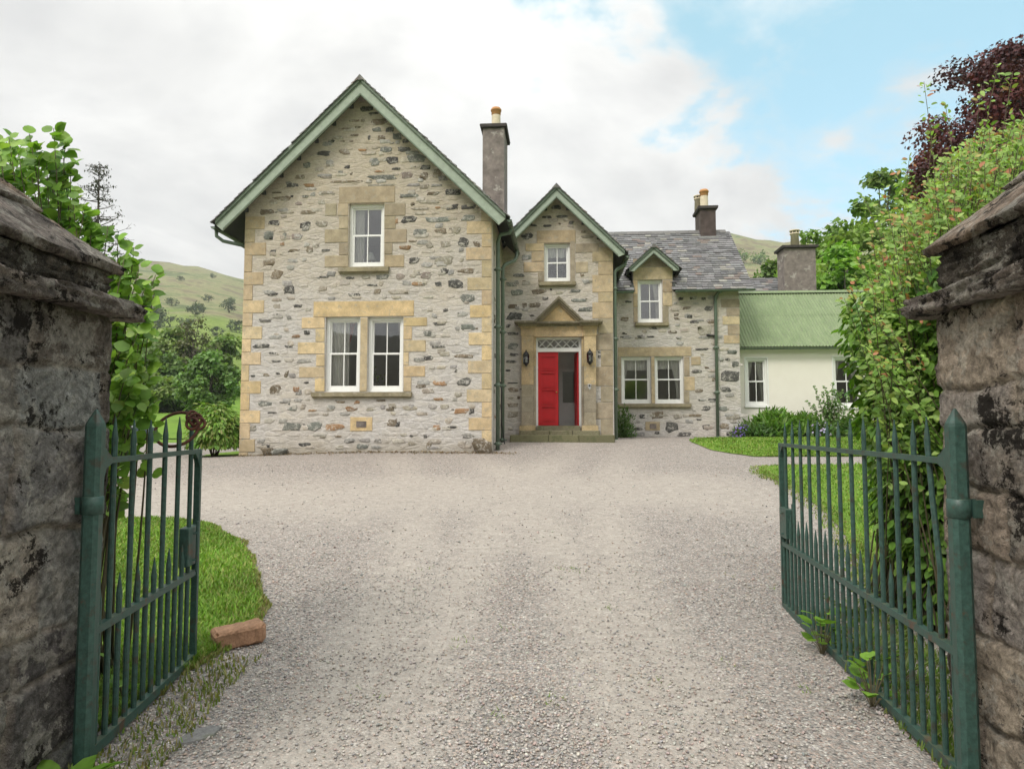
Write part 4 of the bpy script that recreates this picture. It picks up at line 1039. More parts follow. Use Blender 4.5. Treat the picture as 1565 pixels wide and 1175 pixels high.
# ridge height from the photo at the ridge's depth
RV = WV - .32 + 2.95; zrw = hp(1108, 354, RV)[1]; uRe = uEw
wl = rect(950, 545, 995, 616.5, WV); wr = rect(1001, 545, 1045, 616.5, WV); wd = rect(975, 428, 1012.5, 493, WV)
dL = rect(967, 392, 1028, 440, WV); zdt = dL[3]; da = hp(996, 376, WV - .28)
w_ = MB(); sld = (da[1] - hp(1037, 411, WV - .28)[1]) / (hp(1037, 411, WV - .28)[0] - da[0]); duc = (dL[0] + dL[1]) / 2
zw_top = zew - .02
front_wall(w_, WV, u0w, u1w, BASE, zw_top, [], [wl, wr, (wd[0], wd[1], wd[2], zw_top)])
front_wall(w_, WV, dL[0], dL[1], zw_top, da[1], [(-sld, 1, da[1] - .14 - sld * duc), (sld, 1, da[1] - .14 + sld * duc)], [(wd[0], wd[1], zw_top, wd[3])])
sw = (zrw - zew) / 2.95
for u in (dL[0], dL[1]):
    w_.add([(u, WV, zw_top), (u, WV + 1.2, zw_top + 1.2 * sw), (u, WV + .6, da[1] - .14 - sld * .7), (u, WV, da[1] - .14 - sld * (dL[1] - duc))], [(0, 1, 2, 3)])
vr2 = RV * 2 - (WV - .32)
w_.add([(u1w, WV, BASE), (u1w, vr2 - .3, BASE), (u1w, vr2 - .3, zew), (u1w, RV, zrw - .1), (u1w, WV, zew + .1)], [(0, 1, 2, 3, 4)])
w_.quad((u0w, vr2 - .3, BASE), (u1w, vr2 - .3, BASE), (u1w, vr2 - .3, zew), (u0w, vr2 - .3, zew))
ww_ = w_
w_ = MB(); zi = zf1 + .0
w_.quad((u0w + .05, WV + 3.5, -.2), (u1w - .1, WV + 3.5, -.2), (u1w - .1, WV + 3.5, zrw - 1.2), (u0w + .05, WV + 3.5, zrw - 1.2))
w_.quad((u0w + .05, WV + .27, wd[2] - .7), (u1w - .1, WV + .27, wd[2] - .7), (u1w - .1, WV + 3.5, wd[2] - .7), (u0w + .05, WV + 3.5, wd[2] - .7))
w_.quad((u0w + .05, WV + .27, .15), (u1w - .1, WV + .27, .15), (u1w - .1, WV + 3.5, .15), (u0w + .05, WV + 3.5, .15)); w_.build('interior', MAT['plaster'], house)
# wing roof with the dormer opening left out
rf = MB(); sl = MB(); es = Vector((0, 2.95, zrw - zew)).normalized(); Lw = math.hypot(2.95, zrw - zew); uB = u0w - 2.2
vdr = WV - .32 + (da[1] - zew) / sw


def wskip(u, s):
    uu = uB + u; vv = s * es.y
    if not (dL[0] - .02 < uu < dL[1] + .02): return False
    ztd = da[1] - abs(uu - duc) * sld
    return zew + s * es.z < ztd - .05


slates(sl, Vector((uB, WV - .32, zew)) - es * .04, (1, 0, 0), es, uEw - uB, Lw + .04, 51, skip=wskip, expo=.15, wid=.25, base=(.165, .162, .165))
slates(sl, (uB, vr2, zew), (1, 0, 0), Vector((0, -es.y, es.z)), uEw - uB, Lw, 52, expo=.2, wid=.3)
dn = Vector((0, 0, -.08))
for (x0, x1, s0, s1) in ((uB, dL[0] + .02, 0, Lw), (dL[1] - .02, uEw - .02, 0, Lw), (dL[0] + .02, dL[1] - .02, (da[1] - zew) / es.z * .62, Lw)):
    q = [Vector((x0, WV - .32, zew)) + es * s0, Vector((x1, WV - .32, zew)) + es * s0, Vector((x1, WV - .32, zew)) + es * s1, Vector((x0, WV - .32, zew)) + es * s1]
    rf.add(q + [c + dn for c in q], [(0, 1, 2, 3), (4, 7, 6, 5), (0, 4, 5, 1), (1, 5, 6, 2), (3, 7, 4, 0)])
rf.quad((uB, vr2, zew), (uEw - .02, vr2, zew), (uEw - .02, RV, zrw), (uB, RV, zrw))
ro = rf.build('roof', MAT['soffit'], house)
u = uB; rng = random.Random(3)
while u < uEw - .42:
    sl.add([(u, RV - .13, zrw - .07), (u + .44, RV - .13, zrw - .07), (u + .44, RV, zrw + .07), (u, RV, zrw + .07), (u, RV + .13, zrw - .07), (u + .44, RV + .13, zrw - .07)], [(0, 1, 2, 3), (3, 2, 5, 4)], vary((.15, .145, .14), rng, .15)); u += .45
sl.build('slate_covering', MAT['slate'], ro)
gutter(house, [(u0w + .02, WV - .36, zew - .06), (dL[0] - .02, WV - .36, zew - .055)]); gutter(house, [(dL[1] + .02, WV - .36, zew - .055), (uEw + .02, WV - .36, zew - .03)])
# dormer roof
hd = hp(1037, 411, WV - .28)[0] - da[0]
gable_roof(house, duc, da[1], duc - hd, duc + hd, da[1] - hd * sld, WV - .28, WV + 1.75, 61, board_h=.19, wall_v=WV, outr=False)
ash = MB()
itd = [(967.5, 395, 1027.5, 408, 't'), (967.5, 408.5, 1027.5, 427.5, 'm'), (967.5, 428, 974.6, 450, 'o'), (967.5, 450.5, 974.6, 470, 'm'), (1012.8, 428, 1027.5, 447, 'm'), (1012.8, 447.5, 1027.5, 468, 'o'), (968, 470.5, 974.6, 493, 't'), (1012.8, 468.5, 1022, 493, 't'),
       (944, 530, 1057, 544.6, 'm'), (944, 545, 949.5, 575, 't'), (944, 575.5, 949.5, 616, 't'), (995.3, 545, 1000.7, 616.5, 'm'), (1045.4, 545, 1054, 575, 't'), (1045.4, 575.5, 1062, 597, 'm'), (1045.4, 597.5, 1054, 616, 't'), (1056, 545, 1071, 558, 'm'),
       (1102, 457, 1130.5, 470, 't'), (1104, 483, 1130.6, 496, 'o'), (1110, 470.5, 1130.6, 482.5, 't'), (1106, 512, 1130.6, 525, 'm'), (1112, 496.5, 1130.6, 511.5, 't'),
       (986, 644, 1009, 658, 'm')]
exW = []
for sel, nm in ((itd[:8], 'window_surround'), (itd[8:16], 'window_surround'), (itd[16:21], 'quoins'), (itd[21:], 'vent_block')):
    ash = MB(); exW += blocks_px(ash, WV, sel, 18); ash.build(nm, MAT['ashlar'], house)
mb = MB(); u0, u1, zb, zt = rect(993, 647.5, 1003, 655, WV); bars(mb, u0, u1, zb, zt, WV - .03, WV, .012); mb.box(u0, u1, WV - .022, WV, (zb + zt) / 2 - .01, (zb + zt) / 2 + .01); mb.quad((u0, WV - .019, zb), (u1, WV - .019, zb), (u1, WV - .019, zt), (u0, WV - .019, zt)); mb.build('air_brick', MAT['harl'], house)
exW += [sill(house, 970, 493.5, 1022, 498, WV), sill(house, 944, 617, 1056, 622, WV), wl, wr, wd, dL]
W1 = '330,510,22,14,k 376,508,20,12,k 424,510,20,12,k 95,594,34,22,b 110,523,26,10,k 355,550,34,14,b 445,550,34,22,k 365,584,28,16,k 310,577,20,12,b 312,592,26,10,b 385,606,40,14,k 455,604,28,18,b 215,632,32,12,k 294,648,38,14,b 160,668,26,14,k 203,668,30,8,k 85,670,20,6,k 95,654,20,8,k 418,720,60,10,k 545,732,48,18,g 430,640,60,40,t 500,765,14,16,k 525,763,24,10,k 395,813,44,14,k 438,797,20,10,b 557,783,30,26,g 537,835,78,46,k 467,846,16,16,b 518,889,44,22,k 405,894,36,14,b 467,930,44,10,k 435,967,34,20,k 505,968,38,20,g 545,1002,60,28,t 385,998,66,12,b 405,1013,26,8,k 168,1000,28,20,k 233,995,52,34,b 315,1000,34,20,t 290,1045,56,42,k 436,1045,36,24,k 512,1042,40,24,b 152,1052,44,10,k 345,1075,60,20,k 230,1070,24,12,k 540,1075,40,22,k 98,1070,30,16,g'
rb = MB(); stones_px(rb, WV, W1, 920, 270, 2.732, 71); pale_stones(ww_, WV, u0w, u1w, -.2, lambda u: zew - .1, exW, 25, rb); ww_.merge(rb); ww_.build('wing_wall', MAT['wall'], house)
for q in (wl, wr, wd): sash_window(house, *q, WV + .09, fr=.065)
ud_, zt4 = hp(1094, 456, WV - .06)
downpipe(house, hp(1095, 560, WV - .06)[0], WV - .07, -.05, zt4, .05, [(hp(1095, 560, WV - .06)[0], WV - .08, zt4 + .05), (hp(1096, 560, WV - .06)[0] + .06, WV - .2, zt4 + .18), (hp(1098, 560, WV - .06)[0] + .06, WV - .36, zew - .1)])
mb = MB(); mb.tube([(hp(1080, 512, WV - .05)[0], WV - .03, hp(1080, 512, WV)[1]), (hp(1094, 513, WV - .05)[0], WV - .07, hp(1094, 514, WV)[1])], .03, 8); mb.build('waste_pipe', MAT['black'], house, True)
cvv = RV - .28; q0 = hp(1070.5, 335, cvv)[0]; q1 = hp(1094, 335, cvv)[0]; cz1 = hp(1080, 315, cvv)[1]; ph = hp(1076, 287, cvv)[1] - cz1
chimney(house, q0, q1, cvv, cvv + .95, zrw - 1, cz1, 'harl_dark', [((q0 + q1) / 2 - .08, cvv + .25, .15, ph, 'roll'), ((q0 + q1) / 2 - .22, cvv + .62, .14, ph * .86, 'vent')])
mb = MB(); mb.box(q0 - .06, q1 + .06, cvv - .10, cvv - .002, zrw - .42, zrw - .27); mb.build('lead_flashing', paint('lead', (.30, .30, .30), .7), house)
# ================================================================== cream cottage with the green iron roof
OV = 6.9
cot = hthing('cream_cottage', u1w + .1, OV, BASE, 'low cream roughcast cottage under a green corrugated iron roof', 'cottage')
cO = (u1w + .1, OV, BASE)
e_ = hp(1200, 529.5, OV - .22); zec = e_[1]; RVc = OV - .22 + 2.7; zrc = hp(1200, 446.5, RVc)[1]
ca, cb = u1w + .012, u1w + 8.5
c1 = rect(1140, 547.5, 1172.5, 620, OV); c2 = rect(1274, 545.5, 1316, 622, OV)
w_ = MB(); front_wall(w_, OV, ca, cb, BASE, zec, [], [c1, c2], .16)
w_.quad((cb, OV, BASE), (cb, OV + 5, BASE), (cb, OV + 5, zec), (cb, OV, zec)); w_.quad((ca, OV + 5, BASE), (cb, OV + 5, BASE), (cb, OV + 5, zec), (ca, OV + 5, zec))
w_.add([(cb, OV, zec), (cb, OV + 5, zec), (cb, RVc, zrc)], [(0, 1, 2)])
w_.shift(*cO).build('wall', MAT['cream'], cot)
w_ = MB(); w_.quad((ca, OV + 3, BASE), (cb, OV + 3, BASE), (cb, OV + 3, zec), (ca, OV + 3, zec)); w_.quad((ca, OV + .2, .15), (cb, OV + .2, .15), (cb, OV + 3, .15), (ca, OV + 3, .15)); w_.shift(*cO).build('interior', MAT['plaster'], cot)
for q in (c1, c2):
    ww = sash_window(cot, *[q[i] - (cO[0] if i < 2 else cO[2]) for i in range(4)], .03, fr=.07)
    mb = MB(); mb.box(q[0] - .06, q[1] + .06, OV - .05, OV + .03, q[2] - .06, q[2]); bars(mb, q[0] - .045, q[1] + .045, q[2] + .001, q[3] + .045, OV - .018, OV + .02, .045); mb.shift(*cO).build('window_surround', MAT['white'], cot)
V = []; F = []; nu = int((cb - u1w + .3) / .019)
for sgn, (va, vb_) in ((1, (OV - .24, RVc)), (-1, (2 * RVc - OV + .24, RVc))):
    for (f0, f1, lift) in ((0, .56, 0), (.54, 1.0, .012)):
        b_ = len(V)
        for j in range(2):
            f = (f0, f1)[j]
            for i in range(nu + 1):
                u = u1w + .012 + i * .019; V.append((u - cO[0], va + (vb_ - va) * f - cO[1], zec + (zrc - zec) * f + lift + .019 * math.sin(u * 2 * math.pi / .105) - cO[2] + .004 * mnoise.noise((u * .6, f * 3, 0))))
        for i in range(nu): F.append((b_ + i, b_ + i + 1, b_ + nu + 2 + i, b_ + nu + 1 + i))
cr = np_mesh('roof', V, F, np.full((len(V), 3), .3), MAT['corr'], cot, True)
mb = MB(); mb.add([(u1w + .02, RVc - .17, zrc - .06), (cb, RVc - .17, zrc - .06), (cb, RVc, zrc + .055), (u1w + .02, RVc, zrc + .055), (u1w + .02, RVc + .17, zrc - .06), (cb, RVc + .17, zrc - .06)], [(0, 1, 2, 3), (3, 2, 5, 4)]); mb.shift(*cO).build('ridge_capping', MAT['corr'], cr)
g_ = gutter(cot, [(u1w + .02 - cO[0], -.27, zec - .05 - cO[2]), (cb - cO[0], -.27, zec - .05 - cO[2])], .05)
mb = MB(); mb.tube([(u1w + .06, OV - .08, BASE), (u1w + .06, OV - .08, zec - .3), (u1w + .06, OV - .25, zec - .1)], .035, 8); mb.shift(*cO).build('downpipe', MAT['pipe'], cot, True)

# slate roofed range behind, with its broad chimney
bu0 = hp(1136, 430, 11)[0] - 1.5; bu1 = hp(1249, 430, 12)[0]; bv = 10.2
rear = hthing('rear_range', bu0 + 2, bv, BASE, 'slate roofed range with a broad grey chimney rising behind the green iron roof', 'house'); rO = (bu0 + 2, bv, BASE)
zr2 = hp(1160, 425, 13.6)[1]; ze2 = zr2 - 2.6
w_ = MB(); w_.box(bu0, bu1, bv + .3, 16.6, BASE, ze2 + .1); w_.shift(*rO).build('wall', MAT['cream'], rear)
rf = MB(); sl = MB(); es = Vector((0, 13.6 - bv, zr2 - ze2)).normalized(); L2 = math.hypot(13.6 - bv, zr2 - ze2)
slates(sl, (bu0, bv, ze2), (1, 0, 0), es, bu1 - bu0, L2, 91, expo=.17, wid=.3, base=(.165, .162, .165)); slates(sl, (bu0, 27.2 - bv, ze2), (1, 0, 0), Vector((0, -es.y, es.z)), bu1 - bu0, L2, 92, expo=.25, wid=.4)
rf.add([(bu0, bv, ze2), (bu1, bv, ze2), (bu1, 13.6, zr2), (bu0, 13.6, zr2), (bu0, 27.2 - bv, ze2), (bu1, 27.2 - bv, ze2)], [(0, 1, 2, 3), (3, 2, 5, 4), (1, 5, 2), (0, 3, 4)])
ro = rf.shift(*rO).build('roof', MAT['soffit'], rear); sl.shift(*rO).build('slate_covering', MAT['slate'], ro)
k0 = hp(1199, 410, 11.6)[0]; k1 = hp(1247, 410, 11.6)[0]; kz = hp(1222, 375, 11.6)[1]; kh = hp(1218, 348, 11.6)[1] - kz
ch = chimney(rear, k0 - rO[0], k1 - rO[0], 11.6 - rO[1], 12.5 - rO[1], ze2 - rO[2], kz - rO[2], 'harl', [((k0 + k1) / 2 - .05 - rO[0], 12.0 - rO[1], .17, kh, 'vent')], .09)


# ================================================================== things inside the windows
def curtain(u0, u1, z0, z1, v, label, mat='net', tie=None, seed=0, group=None):
    """gathered cloth; tie: (height fraction, inner edge fraction kept) for a tied back curtain"""
    t = hthing('curtain', (u0 + u1) / 2, v, z0, label, 'curtain', group); rng = random.Random(seed); ph_ = rng.uniform(0, 6)
    nu, nz = 40, 16; V = []; F = []; uc = (u0 + u1) / 2
    for j in range(nz + 1):
        f = j / nz; z = (z1 - z0) * f
        for i in range(nu + 1):
            s = i / nu; w = 1.0
            if tie: side, keep = tie; w = keep + (1 - keep) * (max(0, (f - .25)) / .75) ** 1.3
            if tie and tie[0] < 0: u = u0 + (u1 - u0) * s * w
            elif tie: u = u1 - (u1 - u0) * (1 - s) * w
            else: u = u0 + (u1 - u0) * s
            V.append((u - uc, .03 * math.sin(s * 34 + ph_ + .6 * math.sin(f * 3)) + .012 * math.sin(s * 71 + f), z))
    for j in range(nz):
        for i in range(nu): k = j * (nu + 1) + i; F.append((k, k + 1, k + nu + 2, k + nu + 1))
    np_mesh('cloth', V, F, np.full((len(V), 3), .6), MAT[mat], t, True); return t


curtain(loA[0] + .05, loA[0] + .52, loA[2] + .06, loA[3], .29, 'white net curtain in the left light of the wide ground floor gable window', seed=1)
cu = curtain(loA[0] + .28, loA[0] + .66, loA[2] + .0, loA[3], .36, 'dark red tied back curtain beside the white net in the gable window', 'redcloth', (-1, .25), 2)
curtain(loB[1] - .22, loB[1] - .02, loB[2] + .1, loB[3], .30, 'thin white curtain at the right edge of the wide ground floor gable window', tie=(1, .4), seed=3)
curtain(upW[0] + .05, upW[0] + .32, upW[2], upW[3], .30, 'white curtain at the left of the bedroom window high in the big gable', seed=4)
curtain(wr[1] - .42, wr[1] - .02, wr[2], wr[3], WV + .29, 'pale tied back curtain in the dining window beside the downpipe', tie=(1, .45), seed=5)
curtain(wl[0] + .02, wl[0] + .3, wl[2] + .5, wl[3], WV + .29, 'short pale curtain in the dining window nearest the front door', tie=(-1, .5), seed=6)
curtain(wl[0], wl[1], wl[3] - .42, wl[3], WV + .34, 'pale frilled pelmet across the dining window nearest the front door', seed=7)
curtain(wr[0], wr[1], wr[3] - .38, wr[3], WV + .34, 'pale frilled pelmet across the dining window beside the downpipe', seed=8)
curtain(wd[1] - .30, wd[1] - .02, wd[2], wd[3], WV + .29, 'white curtain at the right side of the small dormer window', tie=(1, .6), seed=9)
curtain(pw[0], pw[1], pw[3] - .35, pw[3], PV + .30, 'white scalloped blind in the window above the front door', seed=10)
for q, nm in ((c1, 'narrow left hand'), (c2, 'right hand')):
    curtain(q[0] + .02, q[0] + .30, q[2], q[3], OV + .22, 'white tied back curtain on the left of the %s cottage window' % nm, tie=(-1, .35), seed=11)
    curtain(q[1] - .36, q[1] - .02, q[2], q[3], OV + .22, 'white tied back curtain on the right of the %s cottage window' % nm, tie=(1, .4), seed=12)
# inner window boards carry the vase and the lamp
mb = MB(); mb.box(loA[0] - .1, loB[1] + .1, .25, .62, loA[2] - .04, loA[2] + .0); mb.box(upW[0] - .1, upW[1] + .1, .25, .6, upW[2] - .04, upW[2]); mb.build('window_board', MAT['white'], house)
uv = hp(574, 575, .45)[0]; va_ = hthing('flower_vase', uv, .45, loB[2], 'small vase of pale foliage standing inside the ground floor gable window', 'vase')
mb = MB(); mb.lathe([(.04, 0), (.07, .05), (.075, .12), (.04, .2), (.05, .23)], 0, 0, 14); mb.build('vase', MAT['pot'], va_, True)
lamp = hthing('table_lamp', hp(567, 375, .5)[0], .47, upW[2], 'white shaded table lamp standing inside the bedroom window', 'lamp')
mb = MB(); mb.lathe([(.06, 0), (.06, .02), (.02, .04), (.035, .12), (.015, .2), (.012, .3)], 0, 0, 12); mb.build('base', MAT['pot'], lamp, True)
mb = MB(); mb.lathe([(.15, .28), (.06, .48)], 0, 0, 20); mb.build('lamp_shade', MAT['white'], lamp, True)


def chair(u, v, rz, label):
    t = hthing('dining_chair', u, v, .15, label, 'chair', 'wooden chairs in the dining room', rz)
    mb = MB(); mb.box(-.2, .2, -.2, .2, .43, .47, None, .01); mb.build('seat', MAT['chairwood'], t)
    for x in (-.18, .18):
        mb = MB(); mb.tube([(x, -.18, 0), (x, -.18, .44)], .018, 6); mb.build('leg', MAT['chairwood'], t)
        mb = MB(); mb.tube([(x, .18, 0), (x, .18, .45), (x, .24, .98)], .018, 6); mb.build('back_post', MAT['chairwood'], t)
    mb = MB(); mb.box(-.19, .19, .225, .25, .88, .99); mb.box(-.19, .19, .20, .22, .6, .64); mb.build('back_rail', MAT['chairwood'], t)
    for x in (-.1, -.03, .04, .11): mb = MB(); mb.box(x - .012, x + .012, .212, .228, .63, .89); mb.build('back_slat', MAT['chairwood'], t)


zc = wl[2] + .18 - (.15 + .99)
for (px, lab) in ((960, 'pine chair back at the left edge of the dining window nearest the door'), (984, 'pine chair back at the right edge of the dining window nearest the door'), (1007, 'pine chair back at the left edge of the dining window by the downpipe'), (1029, 'pine chair back in the middle of the dining window by the downpipe')):
    chair(hp(px, 600, WV + .75)[0], WV + .85 if px != 984 else WV + 1.0, R(180), lab)


# ================================================================== gate pillars
def pillar(name, far_corner, sgn, seed, mat, label, zs):
    """square masonry pier; sgn=-1 stands left of the drive. zs: slab bottom, neck bottom, roof bottom, apex"""
    half = .475; fx, fy = far_corner
    c = Vector((fx, fy, 0)) + UX * (sgn * half) - VX * half
    t = tag(empty(name, (c.x, c.y, gz(c.x, c.y)), -ALPHA), label, 'gate pillar')
    rng = random.Random(seed); z0, H = -.15, zs[0]
    # courses
    cs = []; z = z0
    while z < H: h = rng.choice([.17, .26, .34, .42]); cs.append((z, min(H, z + h) if H - z - h > .1 else H)); z = cs[-1][1]
    per = 8 * half; blocks = []
    for a, b in cs:
        u = rng.uniform(-.3, 0); row = []
        while u < per: w = rng.uniform(.28, .75); row.append((u, u + w, vary(rng.choice([(.22, .20, .18), (.30, .265, .235), (.13, .12, .115), (.36, .31, .265), (.25, .24, .225), (.16, .135, .115)] if sgn < 0 else [(.32, .26, .21), (.37, .30, .24), (.24, .20, .17), (.29, .255, .225)]), rng, .2), rng.uniform(-.008, .016))); u += w
        blocks.append((a, b, row))
    nper = int(per / .013); nz = int((H - z0) / .013); V = []; Cc = []
    def perim(s):
        s = s % per; k = int(s // (2 * half)); f = s - k * 2 * half - half
        p, n = [((f, -half), (0, -1)), ((half, f), (1, 0)), ((-f, half), (0, 1)), ((-half, -f), (-1, 0))][k]
        e = half - abs(f)
        if e < .06:     # rounded arrises
            kk = (k + (1 if f > 0 else 3)) % 4; n2 = [(0, -1), (1, 0), (0, 1), (-1, 0)][kk]; w = .5 * (1 - e / .06)
            n = (n[0] * (1 - w) + n2[0] * w, n[1] * (1 - w) + n2[1] * w); dd = .02 * (1 - e / .06) ** 2
            p = (p[0] - n[0] * dd, p[1] - n[1] * dd)
        return p, n
    mort = (.36, .315, .265) if sgn < 0 else (.36, .30, .24)
    for j in range(nz + 1):
        z = z0 + (H - z0) * j / nz
        for i in range(nper):
            s = per * i / nper; p, n = perim(s)
            wob = .035 * mnoise.noise((s * 3.1, z * 3.1, seed)) + .012 * mnoise.noise((s * 11, z * 11, seed)); zz_ = z + wob
            a, b, row = next((q for q in blocks if q[0] <= zz_ < q[1]), blocks[-1] if zz_ > H / 2 else blocks[0])
            ss = s + .035 * mnoise.noise((s * 3.3, z * 3.3, seed + 9)) + .01 * mnoise.noise((s * 12, z * 12, seed + 5))
            u0, u1, colr, off = next((q for q in row if q[0] <= ss < q[1]), row[-1])
            e = min(zz_ - a, b - zz_, ss - u0, u1 - ss); w = sstep(.002, .02, e)
            dsp = -.019 * (1 - w) + w * off + .011 * mnoise.fractal((s * 5, z * 5, seed), 1, 2, 3) + .010 * mnoise.fractal((s * 20, z * 26, seed), .8, 2, 4) + .006 * abs(mnoise.noise((s * 9, z * 30, seed + 3)))
            V.append((p[0] + n[0] * dsp, p[1] + n[1] * dsp, z)); Cc.append(tuple(colr[q] * w + mort[q] * (1 - w) for q in range(3)))
    F = [(j * nper + i, j * nper + (i + 1) % nper, (j + 1) * nper + (i + 1) % nper, (j + 1) * nper + i) for j in range(nz) for i in range(nper)]
    np_mesh('shaft', V, F, Cc, MAT[mat], t, True)
    def slab(nm, q, thick, col, sd, amp=.02, lift=None, n=26):
        """rough split stone slab on quad q (top corners)"""
        q = [Vector(p) for p in q]; nrm_ = (q[1] - q[0]).cross(q[3] - q[0]).normalized()
        if nrm_.z < 0: nrm_ = -nrm_
        V = []; Cc = []; idx = {}; F = []; cen = sum(q, Vector()) / 4
        kz = max(2, int(thick / .012))
        def put(i, j, k):
            key = (i, j, k)
            if key in idx: return idx[key]
            a, b = i / n, j / n; p = q[0] * (1 - a) * (1 - b) + q[1] * a * (1 - b) + q[2] * a * b + q[3] * (1 - a) * b
            ed = min(a, 1 - a, b, 1 - b) * 2; out = (p - cen); f = k / kz
            rag = amp * 1.2 * mnoise.fractal((p.x * 6 + sd, p.y * 6, p.z * 6 + f * thick * 60), 1, 2, 5) + amp * .5 * mnoise.noise((p.x * 30, p.y * 30, f * 9)) - amp * .25 * (abs(f - .5) * 2) ** 6
            p = p + out.normalized() * rag * (1 if ed < .02 else (1 - min(1, ed * 4)) * .8) - nrm_ * thick * f
            p = p + nrm_ * (amp * .45 * mnoise.fractal((p.x * 4, p.y * 4, sd), 1, 2, 5) + amp * .3 * round(2 * mnoise.noise((p.x * 3.1, p.y * 2.3, sd + 4))) * .5)
            idx[key] = len(V); V.append(p); m_ = .8 + .5 * mnoise.noise((p.x * 3, p.y * 3, p.z * 14 + sd)); Cc.append(tuple(c_ * m_ for c_ in col)); return idx[key]
        for i in range(n):
            for j in range(n):
                F.append((put(i, j, 0), put(i + 1, j, 0), put(i + 1, j + 1, 0), put(i, j + 1, 0))); F.append((put(i, j, kz), put(i, j + 1, kz), put(i + 1, j + 1, kz), put(i + 1, j, kz)))
        for k in range(kz):
            for i in range(n):
                F.append((put(i, 0, k), put(i, 0, k + 1), put(i + 1, 0, k + 1), put(i + 1, 0, k))); F.append((put(i, n, k), put(i + 1, n, k), put(i + 1, n, k + 1), put(i, n, k + 1)))
                F.append((put(0, i, k), put(0, i + 1, k), put(0, i + 1, k + 1), put(0, i, k + 1))); F.append((put(n, i, k), put(n, i, k + 1), put(n, i + 1, k + 1), put(n, i + 1, k)))
        np_mesh(nm, [tuple(p) for p in V], F, Cc, MAT['capstone'], t, False)
    bc = [(.34, .265, .21), (.28, .23, .19), (.38, .29, .225), (.26, .22, .195)]
    # projecting course of flat slabs: two or three per side, slightly uneven
    o = half + .085; tz = zs[1]; th_ = zs[1] - zs[0]; m = rng.uniform(-.1, .1)
    yc = -.02 + m
    for (x0, x1, y0, y1, dz) in ((-o, o, -o, yc, 0), (-o, o, yc + .004, o + .02, rng.uniform(-.02, .012))):
        slab('cap_slab', [(x0, y0, tz + dz), (x1, y0, tz + dz), (x1, y1, tz + dz - .004), (x0, y1, tz + dz - .006)], th_, rng.choice(bc), rng.random() * 50, .024)
    hn = half - .02; zb_ = zs[1] - .02
    for (x0, x1, y0, y1) in ((-hn, hn, -hn, -.1), (-hn, hn, -.095, hn)):
        slab('neck_stone', [(x0, y0, zs[2] + .02), (x1, y0, zs[2] + .02), (x1, y1, zs[2] + .02), (x0, y1, zs[2] + .02)], zs[2] - zb_ + .02, rng.choice([(.10, .085, .07), (.13, .11, .09)]), rng.random() * 50, .02, n=22)
    orf = half + .03; za_ = zs[3]; zr_ = zs[2] + .045
    P4 = [(-orf, -orf, zr_), (orf, -orf, zr_), (orf, orf, zr_), (-orf, orf, zr_)]; ap = Vector((0, 0, za_))
    for k in range(4):     # hipped top: a lower and an upper slab on every side
        a, b = Vector(P4[k]), Vector(P4[(k + 1) % 4]); f = rng.uniform(.45, .62); cut = rng.uniform(.4, .6)
        la, lb = a.lerp(ap, f), b.lerp(ap, f); mb0, mt0 = a.lerp(b, cut), la.lerp(lb, cut)
        slab('roof_slab', [a, mb0 - (b - a) * .004, mt0, la], .045, rng.choice(bc), rng.random() * 50, .015)
        slab('roof_slab', [mb0 + (b - a) * .004, b, lb, mt0 + (b - a) * .006], .045, rng.choice(bc), rng.random() * 50, .015)
        up = Vector((0, 0, .028)); dd = (a + b) / 2 - ap; dd = dd * .03
        slab('roof_slab', [a.lerp(ap, f - .06) + up, b.lerp(ap, f - .06) + up, ap + up + (b - a) * .05, ap + up - (b - a) * .05], .04, rng.choice(bc), rng.random() * 50, .014)
    return t


pillar('gate_pillar', (-1.905, 3.25), -1, 4, 'pillarL', 'dark lichen stained stone gate pillar with slab cap on the left of the drive', (1.99, 2.07, 2.19, 2.64))
pillar('gate_pillar', (1.955, 3.14), 1, 9, 'pillarR', 'brown stone gate pillar with slab cap beside the tall right hand hedge', (1.99, 2.08, 2.25, 2.72))


